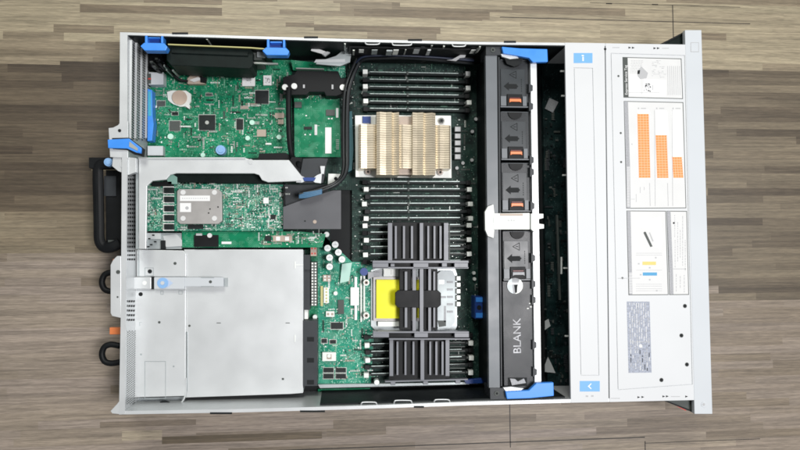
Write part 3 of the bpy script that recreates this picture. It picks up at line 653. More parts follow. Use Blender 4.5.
conn('slot_header', 350.6, 287.4, 359, 305.4, 16, 'capw'); conn('slot_header', 354.6, 277, 357, 320, 14, 'capw'); conn('slot_header', 360.4, 276, 362, 322, 15, 'pin'); conn('slot_header', 363.4, 276, 365, 320, 15, 'pin')
m = MB(); m.prism([(342, 264), (352, 262.4), (349, 281), (340, 283)], ZB, 17, mat('pale_mint_sleeve', (.42, .66, .58), .35)); m.build('plastic_sleeve', None, mbd)
conn('fan_header', 338, 300, 344, 314, 14, 'chipg'); m = MB(); m.cyl(335.6, 293.4, 2.6, ZB, 18, M['nylon']); m.cyl(329, 356, 2.3, 16, 17.5, M['nylon']); m.build('capacitor', None, mbd)
# inductor blocks right of the heat sink
for k in range(5):
    v = 126.4 + k * 6.9; m = MB(); m.box(454.6, v, 461, v + 5.4, ZB, 20, M['chipg']); m.box(455.2, v + .5, 460.4, v + 4.9, 20, 20.3, M['inkl']); m.build('power_choke', None, mbd)
for k in range(5):
    v = 276 + k * 6.4; m = MB(); m.box(454, v, 460.6, v + 5, ZB, 20, M['chipg']); m.box(457, v + .6, 460.2, v + 4.2, 20, 20.3, M['pin']); m.build('power_choke', None, mbd)
for u, v in ((472.4, 131.4), (476, 119), (472, 160), (474, 273), (474.6, 279), (457, 168), (463, 163)):
    m = MB(); m.cyl(u, v, 2.2, ZB, 14, M['capw' if v > 200 else 'inkl']); m.build('capacitor', None, mbd)
m = MB(); m.box(475, 296.6, 483.6, 318.6, ZB, 34, M['blued']); m.box(476, 297.4, 482.6, 302, 34, 35, M['blue']); m.box(476, 313, 482.6, 317.6, 34, 35, M['blue']); m.cyl(479.2, 307.6, 3, 34, 34.4, M['ink']); m.build('blue_connector', None, mbd, label='blue socket beside the fan wall')

# memory slots -----------------------------------------------------------
ZL = 26
def slot_line(vl, vr):          # world Y of a slot from its latches' rows
    return (W(366, vl, ZL).y + W(470, vr, ZL).y) / 2
XL = W(366, 225, ZL).x; XR = W(470, 225, ZL).x
rows = []
for (l0, r0, n, pl, pr, wh) in ((71.3, 73.8, 6, 7.35, 7.2, 0), (181.8, 182.2, 6, 7.3, 7.3, 1), (225.5, 225.5, 6, 7.3, 7.15, 0), (338.4, 335.6, 6, 7.45, 7.45, 1)):
    for k in range(n): rows.append((slot_line(l0 + pl * k, r0 + pr * k), (k + wh) % 2 == 0))
def make_slot(white, y):
    c = MB(); c.wbox(XL + 2.4, y - 1.9, ZB, XR - 2.4, y + 1.9, 20.5, M['slot']); so = c.build('memory_slot', None, mbd)
    for sgn in (-1, 1):
        c = MB(); c.wbox(XL + 6, y + sgn * 1.35 - .45, 20.5, XR - 12, y + sgn * 1.35 + .45, 21.0, M['contact'] if sgn > 0 else M['slot'])
        if sgn > 0:
            c.wbox(XL + 54, y - 2.2, 20.5, XL + 56.5, y + 2.2, 22.5, M['chipg']); c.build('contact_row', None, so)
    for X, s in ((XL, 1), (XR, -1)):
        c = MB(); mm = M['nylon'] if white else M['black']
        c.wbox(X - 3.1, y - 2.9, ZB, X + 3.1, y + 2.9, 26 if white else 22, mm)
        if white: c.wbox(X + s * 3.1, y - 1.2, 19, X + s * 6, y + 1.2, 23, M['chipg'])
        c.build('latch', None, so, .35)
    return so
protos = {}
for y, wh in rows:
    if wh not in protos: protos[wh] = (make_slot(wh, y), y)
    else:
        p, y0 = protos[wh]; c = copy_tree(p, mbd); c.location.y += (y - y0) * MM
        for q in c.children:
            if q.name.startswith('latch'): q.location.x += random.uniform(-.7, .7) * MM; q.rotation_euler.y = random.uniform(-.12, .12); q.rotation_euler.z = random.uniform(-.04, .04)
# sheath of round screws near the slots
for u, v in ((376.8, 382.4),):
    m = MB(); m.cyl(u, v, 3.2, ZB, 26, M['capw']); m.build('standoff', None, mbd)
# socket 2 frame on the board (below the air shroud)
m = MB(); m.prism([(371, 270), (378, 268), (455, 268), (457, 274), (457, 326), (455, 331), (376, 331), (371, 326)], ZB, 14, M['galvd'])
m.prism([(383.5, 268), (398.5, 268), (398.5, 276.4), (383.5, 276.4)], 14, 20, M['nylon']); m.prism([(374, 271), (382, 269), (382, 276), (375, 277)], 14, 16, M['lgrey']); m.prism([(378, 321.6), (399, 321.6), (399, 326.4), (378, 326.4)], 14, 20, M['nylon'])
m.prism([(437, 274), (441, 271), (453, 271), (455, 276), (455, 322), (450, 328), (438, 328), (436, 322)], 14, 22, M['steelb'])
for u in (383.6, 391): m.box(u, 269.6, u + .5, 274.6, 20, 20.2, M['inkl'])
for k in range(5): m.box(447, 281 + k * 7.4, 453, 283 + k * 7.4, 22, 22.6, M['lgrey'])
m.box(439, 280, 444, 284, 22, 22.5, M['galv']); m.box(439, 296, 446, 298, 22, 22.4, M['lgrey']); m.box(444, 306, 446, 322, 22, 22.4, M['lgrey']); m.prism([(437.6, 320.5), (446, 320.5), (446, 326), (439, 327)], 22, 22.4, M['chipg'])
sk = m.build('processor_socket', None, mbd, label='silver processor socket frame under the air shroud')
for u, v in ((366.4, 282.6), (366.4, 315.6)):
    m = MB(); m.cyl(u, v, 3.9, ZB, 26, M['nylon'], 24); m.cyl(u, v, 2.4, 26, 26.4, M['brown']); m.cyl(u, v, 1.3, 26.4, 26.8, M['ink']); m.build('socket_screw', None, sk)
m = MB(); m.cyl(364, 271.8, 5, ZB, 24, M['blued']); m.prism([(368, 272), (380, 272), (379, 275), (372, 277.4), (368, 280)], ZB, 22, M['lgrey']); m.build('blue_cap', None, sk)

ycov = MB(); ycov.prism([(376.4, 279.6), (400, 279.6), (400, 318.4), (376.4, 318.4)], 22, 24, M['yellow']); ycov.box(414.6, 279.6, 420, 290, 20, 22, M['yellow']); ycov.box(414.6, 308, 420, 318, 20, 22, M['yellow']); ycov.box(424, 280, 428, 289, 20, 22, M['yellow']); ycov.prism([(373.4, 277), (432, 277), (432, 321), (373.4, 321)], 15, 19.8, M['plate'])
o = ycov.build('processor_cover', None); o['label'] = 'bright yellow cover over the empty processor socket under the black air shroud'; o['category'] = 'socket cover'

# ================================================================== HEAT SINK
hs = thing('heat_sink', 'tan metal finned heat sink on a white base plate above the memory slots', 'heat sink', W(405, 145, 12))
m = MB(); m.prism([(355, 115.4), (376, 115), (451, 115.6), (451.6, 178), (355.6, 177)], 27, 31)
m.build('base_plate', M['nylon'], hs, .4)
xs = [358.6, 361, 367, 373, 376, 376.6, 380, 386, 391.6, 393, 395.6, 399, 399.6, 403, 409, 412, 412.6, 417, 423, 425, 427, 432, 435.4, 436, 440, 444, 449, 450.6]
zs = [54, 57, 55.5, 57, 54.5, 60.5, 62.5, 60.5, 62.5, 58, 59.5, 62, 57, 58.5, 56.5, 57, 62, 60, 62.5, 58, 59, 61.5, 58.5, 54.5, 57, 55.5, 57, 53]
def fin(vc, lo, hi):
    P = [(W(u, vc, z).x, z) for u, z in zip(xs, zs) if lo <= u <= hi]
    yc = W(405, vc, 62).y; t = 1.22; n = len(P)
    vsx = [(P[0][0], 31)] + P + [(P[-1][0], 31)]; k = len(vsx)
    return [(x, yc - t, z) for x, z in vsx] + [(x, yc + t, z) for x, z in vsx], [list(range(k)), list(range(k, 2 * k))[::-1]] + [[i, (i + 1) % k, k + (i + 1) % k, k + i] for i in range(k)]
m = MB(); v = 113.2
while v < 174.6:
    if v < 123: segs = [(376.6, 399), (412.6, 435.4)]
    elif v > 167: segs = [(376.6, 399), (412.6, 435.4)]
    else: segs = [(358, 451)]
    for lo, hi in segs: m.add(*fin(v, lo, hi), M['tan'])
    v += 2.33
a = W(376, 113, 58); b = W(436, 174, 58)
m.wbox(a.x + 2, b.y, 31, b.x - 2, a.y - 2, 50, M['brown']); a = W(360, 124, 48); b = W(449, 167, 48); m.wbox(a.x, b.y, 31, b.x, a.y, 47, M['brown'])
m.build('fin_stack', None, hs)
for u, v in ((405, 119.8), (441.6, 120.6), (368, 171.8), (440.4, 172.2), (404.6, 172)):
    m = MB(); m.cyl(u, v, 4.3, 31, 34, M['plate'], 22); m.cyl(u, v, 3.3, 34, 36, M['brown' if v > 160 or u < 410 else 'chipg'], 6); m.cyl(u, v, 1.6, 36, 36.2, M['ink']); m.build('mounting_screw', None, hs)
m = MB(); m.box(362.6, 116.4, 370.8, 123, 31, 33, M['blued']); m.box(362, 116, 364, 122.6, 31, 32, M['lgrey']); m.build('clip_window', None, hs)

# ================================================================== AIR SHROUD
ash = thing('air_shroud', 'black plastic air shroud with comb shaped grilles over the lower memory slots', 'air shroud', W(418, 300, 20))
Z0, ZS = 30, 41
def bars(m, L_, v0, v1, z0=Z0, z1=ZS):
    for u0, u1 in L_: m.box(u0, v0, u1, v1, z1 - 1.6, z1, M['rib']); m.box(u0 + .3, v0 + .3, u1 - .3, v1 - .3, z0, z1 - 1.6, M['black'])
m = MB(); m.box(388, 222.4, 448.4, 262, 29, 32); m.build('backing_panel', M['black'], ash)
m = MB(); bars(m, [(388, 392.2), (419.8, 423.2), (444, 448.4)], 223, 262); bars(m, [(394.8, 396.8), (403, 405), (411, 413), (427.4, 429.2), (433.6, 435.4), (439.6, 441.6)], 226, 258.6, 32, 38)
m.build('upper_grille', None, ash)
m = MB(); m.box(372.6, 260.6, 468.6, 263, 32, 47); m.box(372.6, 263, 388.4, 268, 32, 46); m.box(413.4, 263, 428.4, 268, 32, 46); m.box(454.4, 263, 468, 268, 32, 46); m.box(372.6, 267, 468.6, 268.6, 32, 46); m.box(390.6, 263.6, 394.6, 266.6, 32, 44); m.box(442, 263, 447, 266.8, 32, 46.6)
m.build('upper_crossbar', M['rib'], ash, .3)
m = MB(); m.box(388, 263, 454.6, 267.2, 28, 36); m.build('crossbar_slot', M['black'], ash)
m = MB(); m.box(399.6, 269, 411.6, 330, 30, 37, M['black']); m.box(429.6, 269, 437.6, 330, 30, 37, M['black'])
m.prism([(395.4, 293), (398, 290.4), (438, 290.4), (441, 293), (441, 305), (438, 307.6), (398, 307.6), (395.4, 305)], 37, 44, M['black']); m.box(423.8, 269, 429, 330, 30, 36, M['black']); m.build('center_panel', None, ash, .4)
m = MB(); bars(m, [(419.8, 423.4)], 269, 332, 32, 47); bars(m, [(412.6, 416), (428.4, 431)], 268.8, 332, 32, 42.6)
for v0, v1 in ((271.6, 291), (307, 327.5)): bars(m, [(404.8, 407.2), (433.4, 435.2)], v0, v1, 37, 42)
m.build('center_rib', None, ash)
m = MB(); m.box(389, 339.6, 449.6, 381, 29, 32); m.build('backing_panel', M['black'], ash)
m = MB(); m.box(373, 331.4, 469, 333, 32, 46); m.box(373, 333, 389, 337.4, 32, 46); m.box(414.4, 333, 428, 337.4, 32, 46); m.box(454.6, 333, 469, 337.4, 32, 46); m.box(389, 338.4, 470, 339.8, 32, 46)
m.build('lower_crossbar', M['rib'], ash, .3)
m = MB(); m.box(388, 333, 455, 338.2, 28, 36); m.build('crossbar_slot', M['black'], ash)
m = MB(); bars(m, [(389.6, 393.2), (420.6, 424.2), (445.6, 449.4)], 340, 376); bars(m, [(420.6, 424.2)], 376, 380); bars(m, [(396.6, 398.4), (404.6, 406.4), (412.6, 414.4), (429.4, 431.2), (435.4, 437.4), (441.6, 443.6)], 341.6, 375, 32, 38)
m.build('lower_grille', None, ash)
m = MB(); m.prism([(385, 381), (468, 378.8), (468, 380.2), (385, 382.4)], 30, 38)
for u, v in ((393, 382), (425.6, 381.4), (458, 380.4)): m.box(u - 2.4, v, u + 2.4, v + 3.2, 30, 38)
m.build('lower_edge', M['rib'], ash, .3)
m = MB()
for X0, X1 in ((449, 462),):
    for k in range(7): m.box(X0, 225.4 + k * 4.6, X1 + 2, 226.4 + k * 4.6, 28, 30)
    for k in range(8): m.box(X0 + 1, 342 + k * 4.3, X1 + 3, 342.8 + k * 4.3, 28, 30)
m.box(449, 224, 450, 260, 28, 31)
m.split('side_louvre', M['chipg'], ash)
m = MB(); m.prism([(464, 380), (487, 378), (488, 383), (466, 384)], 20, 26); m.build('blue_base_tab', M['blued'], ash, .4, label='dark blue tab at the lower corner')

# ================================================================== FAN CAGE AND FANS
fc = thing('fan_cage', 'tall grey fan cage with blue levers at both ends and a white cross bracket', 'fan cage', W(514, 220, 5))
ZF = 80
m = MB(); m.prism([(485.6, 55), (497, 55), (500, 388), (489, 388)], 72, ZF, M['rail']); m.prism([(487, 56), (497, 56), (500, 387), (490, 387)], 6, 71.9, M['wallin']); m.prism([(497, 56), (498, 56), (501, 387), (500, 387)], 6, ZF - 4, M['ink']); m.build('left_rail', None, fc, .3)  # body below the rail blackened: shade on that side put into its colour
m = MB(); m.prism([(498.2, 57), (499.4, 57), (502.2, 386), (501, 386)], 60, ZF - 1); m.build('inner_rib', M['dgrey'], fc)
m = MB(); m.prism([(530.4, 62), (536.6, 62), (541.6, 398), (535, 398)], 6, ZF); m.build('right_rail', M['galv'], fc, .3)
m = MB()
for v in (88, 106.4, 160, 172, 206, 258, 284, 300, 345, 372):
    s = (v - 62) * .0145; m.prism([(528.6 + s, v - 5), (530.6 + s, v - 3.5), (532.4 + s, v - 2.6), (532.4 + s, v + 2.6), (530.6 + s, v + 3.5), (528.6 + s, v + 5)], 60, ZF + .4)
m.split('rail_clip', M['dgrey'], fc)
for q in ([(486, 44.6), (501, 44.8), (501, 55), (486, 55)], [(490, 388), (505, 388), (506, 399), (490.4, 399.6)]):
    m = MB(); m.prism(q, 50, 82, M['dgrey']); cx = q[0][0] + 7; cy = (q[0][1] + q[2][1]) / 2; m.cyl(cx, cy, 3, 82, 83, M['chipg']); m.cyl(cx, cy, 1.4, 83, 83.2, M['ink']); m.build('corner_bracket', None, fc, .3)
ZV = 88
m = MB(); m.prism([(501.8, 46.6), (520, 48.2), (547.4, 49), (548, 61.8), (533, 62.2), (529, 57.8), (516, 55.4), (503.4, 53.4)], 82, ZV, M['blue']); m.build('release_lever', None, fc, .8, label='upper blue release lever')
m = MB(); m.prism([(505.6, 391.8), (529, 390.4), (536.6, 383.2), (553.6, 382.4), (554, 396), (530, 398.4), (507, 399.2)], 82, ZV, M['blue']); m.build('release_lever', None, fc, .8, label='lower blue release lever')
m = MB(); m.prism([(500.8, 53.8), (516, 56), (519, 58), (510, 59), (502, 56.4)], 80.5, 84, M['galv']); m.prism([(503, 387.6), (511, 386.8), (524, 388.4), (520, 391), (506, 391.6)], 80.5, 84, M['galv']); m.split('lever_hinge', None, fc, .3)
m = MB(); m.prism([(504, 56.8), (524, 56.8), (521, 64), (514, 66.6), (507, 64)], 80, 81, M['ink']); m.build('hinge_recess', None, fc)
# white cross bracket
m = MB(); m.prism([(485, 212), (488, 206.6), (493.4, 204.4), (494.4, 213.4), (494.4, 229), (493.6, 238), (488, 236), (485.4, 230)], 80, 85, M['nylon']); m.prism([(494, 213.4), (529.6, 213), (529.6, 229.4), (494, 229.4)], 80.4, 86, M['nylon'])
m.prism([(531, 213.6), (543.4, 213.8), (543.4, 218), (537.6, 219.4), (537.6, 223.4), (544, 224.4), (544, 228.4), (538.4, 229), (534, 232), (531, 229)], 80, 86, M['nylon']); m.prism([(500, 213.6), (523, 213.6), (523, 215.8), (500, 215.8)], 86, 86.4, M['brown'])
cb = m.build('cross_bracket', None, fc, .6, label='white bracket across the fan wall')
m = MB()
for k in range(5): m.box(508 + k * 1.4, 219.4 + (k % 2), 509 + k * 1.4, 221.4, 86, 86.15, M['inkl'])
m.box(493.8, 217, 494.6, 226, 86, 86.2, M['galvd']); m.build('bracket_print', None, cb)

# fan module, local frame: long axis Y, 60 mm; +Y is up in the picture
def make_fan():
    t = thing('fan_module', 'x', 'fan', (0, 0, 5), 'cooling fan modules in the fan cage')
    L_ = 30.2; X = 18.2
    m = MB(); m.wbox(-X, -L_, 5, X, L_, 74); m.build('housing', M['fan'], t, .5)
    m = MB(); m.wbox(-X + 1.2, -16.5, 74, X - 5, 18, 75.2, M['fanlab']); m.wbox(-X + .6, -28, 74, -10.6, -16, 76.2, M['rail']); m.wbox(10, -28, 74, X - 3.2, -16, 76.2, M['rail']); m.wbox(-X + 1, 29.2, 74, X - 1, 29.8, 75, M['rail']); fp_ = m.build('top_plate', None, t, .2)
    m = MB(); m.wprism([(-13.5, -3.5), (-7, 2), (-7, -.6), (3, -.6), (3, -1.6), (5, -3.5), (3, -5.4), (3, -6.6), (-7, -6.6), (-7, -9)], 75.2, 75.4); m.build('flow_arrow', M['ink'], fp_)
    m = MB()
    for a, b in (((-6, 11), (2.4, 15.6)), ((2.4, 15.6), (2.4, 6.4)), ((2.4, 6.4), (-6, 11))):
        d = Vector((b[0] - a[0], b[1] - a[1])).normalized(); n = Vector((-d.y, d.x)) * .35; m.wprism([(a[0] + n.x, a[1] + n.y), (b[0] + n.x, b[1] + n.y), (b[0] - n.x, b[1] - n.y), (a[0] - n.x, a[1] - n.y)], 75.2, 75.4)
    m.wbox(-2.2, 10.6, 75.2, 1, 11.4, 75.4)
    for k in range(6): m.wbox(8.4, -10 + k * 2.8, 75.2, 9.2, -8.4 + k * 2.8, 75.4)
    m.build('warning_print', M['ink'], fp_)
    m = MB(); m.wbox(-9.8, -29, 74, 9.2, -13.6, 77); m.wcyl(0, -29.8, .5, 70, 71); gr = m.build('grip_recess', M['black'], t, .5)
    m = MB(); m.wprism([(-7.6, -24.6), (-7.4, -20), (7, -20), (7.2, -24.6), (5, -23.4), (-5.4, -23.4)], 77, 79.4, M['orange']); m.wbox(-6.8, -19.4, 77, 6.6, -17.8, 77.6, mat('dark_red_plastic', (.10, .006, .005), .4)); m.build('release_tab', None, gr, .3)
    m = MB(); m.wbox(-X, -30.1, 74, X, -28.9, 77.2, M['rail']); m.build('joint_strip', None, t)
    m = MB(); m.wcyl(0, 29, 8.8, 74, 76, M['black'], 20, None, math.pi, 2 * math.pi); m.build('finger_hole', None, t)
    return t
fan0 = make_fan()
labs = ['dark fan module at the end of the cage beside the upper blue lever', 'fan module with orange tab between the top fan and the one above the white bracket', 'grey fan module directly above the white cross bracket', 'grey fan module between the white cross bracket and the blank module']
for k, (u, v) in enumerate(((514.3, 83.6), (515.3, 135.8), (516.2, 187.2), (517.6, 255.6))):
    f = fan0 if k == 0 else copy_tree(fan0)
    p = W(u, v, 75); f.location = (p.x * MM, p.y * MM, .005); f['label'] = labs[k]
    if k == 3:                                                    # its tab is pale instead of orange
        for g in f.children_recursive:
            if g.name.startswith('release_tab'):
                g.data = g.data.copy(); g.data.materials[0] = M['lgrey']; g['label'] = 'pale grey tab in the dark grip'
# white disc at the top of the blank, blank module
bl = thing('blank_module', 'plain grey blank module lettered BLANK at the lower end of the fan wall', 'blank filler', W(518, 335, 5))
m = MB(); m.prism([(502.4, 281.4), (534.4, 281.4), (537, 388.6), (504, 388.6)], 6, 76, M['fan']); bh = m.build('housing', None, bl, .5)
m = MB(); m.cyl(515, 285.8, 9.8, 76, 77, M['lgrey'], 28); m.cyl(515, 285.8, 9.8, 77, 77.4, M['steelb'], 20, None, math.pi * .62, math.pi * 1.42); m.cyl(515, 285.8, 9.8, 77, 77.4, M['nylon'], 20, None, -math.pi * .5, math.pi * .3); m.box(507.6, 282.8, 522.6, 284.4, 77, 78, M['galv']); m.prism([(514.4, 285), (517.6, 284.6), (517, 292.6), (515.4, 293)], 77.4, 77.8, M['ink']); m.build('finger_hole', None, bl, .3)
text('BLANK', 517.4, 336, 76.15, 13.6, mat('glare_lettering', (.48, .49, .52), .5, 0, .5, 60), bh)  # letters dulled and uneven: glare put into their colour
m = MB()
for u, v in ((529, 303), (527, 308), (530, 306.4)): m.box(u, v, u + 1.8, v + .9, 76, 76.2, M['nylon'])
m.prism([(508, 377.6), (527, 377.6), (527, 386), (508, 386)], 76, 76.4, M['ink']); m.prism([(510, 378.6), (515, 379), (518, 381.6), (524, 378.6), (526, 383), (517, 384.4), (512, 385.4)], 76.4, 79, M['lgrey']); m.split('bottom_catch', None, bh)

# ================================================================== RISER (top left), blue tabs
rc = thing('riser_card', 'long black riser with a yellow board edge between two blue tabs', 'riser card', W(215, 50, 12))
m = MB(); q = [(168, 43.8), (251, 47.2), (268, 48.6), (268, 49.4), (251, 48.1), (168, 44.7)]; m.prism(q, 12, 77, M['blackg']); m.prism(q, 77.01, 80, M['gold']); m.build('card_edge', None, rc)
m = MB(); m.prism([(167, 45.2), (250, 48.4), (253, 52), (252.4, 66), (249, 68.6), (171, 65.2), (166.6, 60)], 30, 72, M['blackg']); m.prism([(171, 47), (248, 50.2), (248, 56), (171, 53)], 72, 74, M['blackg']); m.build('slot_body', None, rc, .6)
m = MB(); m.prism([(252.6, 51), (262, 51.2), (262, 60), (252.6, 60)], 20, 60, M['chipg']); m.prism([(254, 62), (278, 63), (278, 64.4), (254, 63.4)], 56, 60, M['pin']); m.box(257, 52, 265, 57, 60, 64, M['galvd']); m.build('card_support', None, rc)
for k, (u, v) in enumerate(((154, 43), (276, 47.6))):
    m = MB(); z = 86
    m.prism([(u - 13.8, v + 3), (u - 10, v - .4), (u + 10, v), (u + 13.4, v + 3.6), (u + 11.6, v + 7.6), (u - 9.6, v + 7.4)], 74, z)
    m.box(u - 9.2, v - 8.6, u - 6.6, v, 74, z); m.box(u + 6.8, v - 8.6, u + 9.2, v, 74, z); m.box(u - 6, v - 6.4, u + 6, v - 4.8, 76, z - 2); m.box(u - 6.6, v - 5, u + 6.8, v, 70, 78, M['blued'])
    if not m.mats: pass
    o = m.build('touch_tab', None, rc, .7)
    o.data.materials.clear(); o.data.materials.append(M['blue']); o.data.materials.append(M['blued'])
    n = len(o.data.polygons)
    for i, p in enumerate(o.data.polygons): p.material_index = 1 if i >= n - 6 else 0
m = MB(); rnd = random.Random(5)
for k in range(26):
    u = rnd.uniform(149, 176); v = rnd.uniform(53, 70)
    m.box(u, v, u + rnd.uniform(.8, 3), v + rnd.uniform(.7, 2), 20, 30 + rnd.uniform(0, 24), rnd.choice([M['chipg'], M['black'], M['black'], M['pin'], M['black'], M['dgrey']]))
m.box(148, 52, 164, 70, 12, 20, M['black']); m.build('latch_mechanism', None, rc)

# cable plug lying by the battery
pl = MB(); pl.prism([(186, 80.4), (190, 75.6), (200, 75), (206, 78), (205, 84), (188, 84)], 11, 18, M['brown']); pl.prism([(189, 80), (198, 77), (203, 79), (194, 82)], 18, 20, M['lpaper']); pl.prism([(200, 76), (206.5, 77.4), (206, 83), (200.6, 82)], 18, 21, M['black'])
pl.tube([(166, 70, 24), (172, 74, 22), (180, 80, 20), (188, 81, 18)], 1.8, M['black'])
o = pl.build('cable_plug', None); o['label'] = 'small tan and black plug on a short black cable near the coin battery'; o['category'] = 'cable plug'

# ================================================================== mezzanine (network) card
nc = thing('network_card', 'plain green daughter card with a white strip label left of the heat sink', 'circuit board', W(318, 125, 14))
m = MB(); m.prism([(294, 93), (339.4, 93), (340.6, 157), (294.6, 157)], 20, 22, G2); nb = m.build('board', None, nc)
m = MB(); m.box(325.2, 127.4, 331.4, 153.4, 22, 22.4, M['lpale']); m.box(314.6, 124.6, 317.2, 135, 22, 22.4, M['lpaper']); m.box(336, 108, 338.4, 117.6, 22, 22.4, M['lpale'])
for u, v in ((304.4, 134), (309.4, 134), (328, 118), (331, 118), (305.4, 115)): m.box(u, v, u + 1.6, v + 1.2, 22, 22.3, M['lpale'])
for k in range(6): m.box(336, 139.5 + k * 1.8, 339, 140.2 + k * 1.8, 22, 22.2, M['inkl'])
m.build('white_print', None, nb)
m = MB(); m.box(304, 126.6, 312, 129.4, 22, 23.6, M['chip']); m.box(326, 109.6, 335, 115.6, 22, 23.6, M['chipg']); m.box(294.6, 101.8, 301.6, 107.6, 22, 24.6, M['chipg']); m.split('chip', None, nb)
m = MB(); scatter(m, 296, 94, 338, 100, 22, 60, 14, S1, .7, 2, 1.5); scatter(m, 296, 100, 338, 155, 22, 26, 15, S1, .5, 1.2, .8); m.build('small_components', None, nb, kind='stuff')
m = MB(); m.prism([(283, 77), (294, 74), (297, 70), (338, 71), (341, 78), (348, 78), (348, 92), (336, 96), (326, 96), (324, 92), (309, 92), (306, 95), (296, 95), (283, 95)], 22, 40); m.build('connector_shroud', M['black'], nc, .8)
m = MB()
for u, v in ((285, 87), (294.2, 86), (342.6, 87.2)): m.cyl(u, v, 3.6, 40, 43, M['nylon'], 18)
m.box(303, 84.6, 304.8, 88, 40, 42, M['inkl']); m.box(331.6, 84.6, 333.4, 89, 40, 42, M['inkl']); m.box(344.6, 84, 346.4, 91, 40, 42, M['inkl']); m.split('shroud_screw', None, nc)
m = MB(); m.prism([(291, 60), (330, 64), (330, 71), (293, 70)], 20, 24, G2); m.prism([(296, 67.6), (324, 68.6), (324, 69.4), (296, 68.6)], 24, 30, M['pin']); m.prism([(327, 66), (345, 66), (346, 77), (336, 80), (328, 74)], 20, 26, G3); m.build('rear_board', None, nc)

# flat metal tray and white clip above it
tr = MB(); tr.prism([(317, 62), (336, 56), (346, 48), (352, 48), (350, 62), (340, 66), (316, 64)], 50, 53, M['galvd']); tr.prism([(316, 59.5), (345, 59), (345, 62), (314, 62.4)], 53, 54, M['galv']); tr.prism([(312, 46.4), (327, 52), (325, 54.6), (311, 50.6)], 56, 58, M['lpaper']); tr.prism([(327, 51.4), (330, 52.4), (325, 56), (322, 54)], 56, 60, M['inkl'])
tr.tube([(332, 45, 60), (345, 46.4, 62), (358, 45.6, 62)], 1.4, M['galvd']); tr.box(357, 43.4, 361.4, 47.6, 60, 66, M['nylon'])
o = tr.build('cable_bracket', None); o['label'] = 'small bent metal bracket with a white strip beside the upper wall'; o['category'] = 'bracket'

# ================================================================== riser cage (grey) and raid card
rg = thing('riser_cage', 'light grey sheet metal riser cage crossing the left half below the green board', 'riser cage', W(230, 170, 12))
ZR = 76
m = MB(); m.prism([(138.6, 157.8), (245, 157.8), (252, 160), (289, 160), (303, 177.6), (301, 181), (268, 182.2), (262, 180), (259, 175), (254, 173.4), (176, 173.2), (170, 175), (166, 179.6), (152, 181), (147, 186), (146, 249), (138.8, 249)], 72, ZR)
m.build('cage_sheet', M['galv'], rg, .6)
m = MB(); m.prism([(138.2, 157.4), (245, 157.4), (245, 158.6), (138.2, 158.6)], 40, 78, M['galv']); m.cyl(250.6, 161.6, 3, ZR, ZR + .8, M['galv']); m.box(135.8, 160, 138.4, 249, 40, 74, M['galvd']); m.build('cage_flange', None, rg)
m = MB(); m.prism([(303, 158.6), (318, 158), (328, 158.4), (326.4, 164), (323, 183), (299, 183.6), (300, 175)], 62, 70, M['dgrey']); m.prism([(297, 176.2), (302, 176), (306, 178), (313, 178), (317, 175), (322, 173), (321, 183.4), (315, 182.6), (312, 180.8), (306, 180.8), (302, 182.6), (296, 182.4)], 70, 74, M['galv']); m.prism([(302.6, 177.4), (316, 177.4), (314, 181.2), (304, 181.2)], 74, 75, M['blued'])
m.prism([(320, 166), (325, 166), (324, 174), (321, 174)], 70, 74, M['galv']); m.build('cage_latch', None, rg, .4, label='dark latch block with a small blue grip')
m = MB(); m.prism([(292, 157), (302, 158), (306, 174), (300, 176), (290, 160)], 60, 66); m.build('latch_arm', M['black'], rg)
m = MB(); m.prism([(328.4, 173.6), (340.6, 174), (340.6, 181), (332, 187), (327.6, 187)], 30, 50, M['nylon']); m.cyl(335.8, 178.6, 2.2, 50, 50.3, M['ink']); m.build('corner_foot', None, rg, .4)

ra = thing('raid_card', 'pale speckled green controller card with a silver plate and five black sockets', 'circuit board', W(215, 205, 30))
ZP = 50
m = MB(); m.prism([(145.4, 181), (163, 181), (163, 184), (283, 184), (283, 231), (145.4, 231)], 48.4, ZP, G3); rb = m.build('board', None, ra)
m = MB(); S3 = [M['nylon'], M['pin'], M['chip'], M['mintp'], M['mintp'], M['nylon'], M['capw'], M['chipg'], M['brown']]
scatter(m, 146, 184, 163, 230, ZP, 150, 31, S3, .7, 2, 1.2); scatter(m, 176, 182, 222, 190, ZP, 70, 32, S3, .7, 2, 1.2); scatter(m, 223, 187, 282, 229, ZP, 560, 33, S3, .7, 2, 1.2); scatter(m, 176, 224, 222, 230, ZP, 60, 34, S3, .7, 2, 1.2)
m.build('small_components', None, rb, kind='stuff')
m = MB(); m.prism([(172, 173.8), (283, 173.8), (283, 184), (172, 182)], 30, 58, M['blackg']); m.prism([(151.6, 181.6), (172, 181.2), (172, 185.6), (151.6, 186)], 48, 60, M['black']); m.build('edge_connector', None, ra, .4)
m = MB(); m.prism([(166, 176), (172, 174), (177, 177), (177, 184), (168, 184)], 46, 60, mat('mint_block', (.25, .45, .38), .4)); m.build('end_block', None, ra, .4)
for k in range(5):
    v = 187.4 + k * 9.15; m = MB(); m.box(163, v - 1, 174, v + 6.8, ZP, ZP + 2, M['nylon']); m.box(164, v, 173.4, v + 5.6, ZP + 2, ZP + 7, M['chip']); m.build('black_socket', None, ra, .2)
m = MB(); m.prism([(177, 191), (179, 189), (218, 189), (221.6, 192), (222, 221), (218, 224), (180, 224), (177, 221)], ZP, ZP + 8, M['plate']); hp_ = m.build('silver_plate', None, ra, .6)
m = MB(); m.box(180, 195.6, 210, 201, ZP + 8, ZP + 8.2, M['lpale']); m.box(180, 203, 191, 212, ZP + 8, ZP + 8.2, M['lpale']); m.cyl(187, 208, 2, ZP + 8.2, ZP + 8.4, M['inkl'])
for u, v in ((183, 192.4), (214.4, 192.4), (183, 218.4), (214.4, 218.4)): m.cyl(u, v, 3, ZP + 8, ZP + 8.8, M['lpaper'])
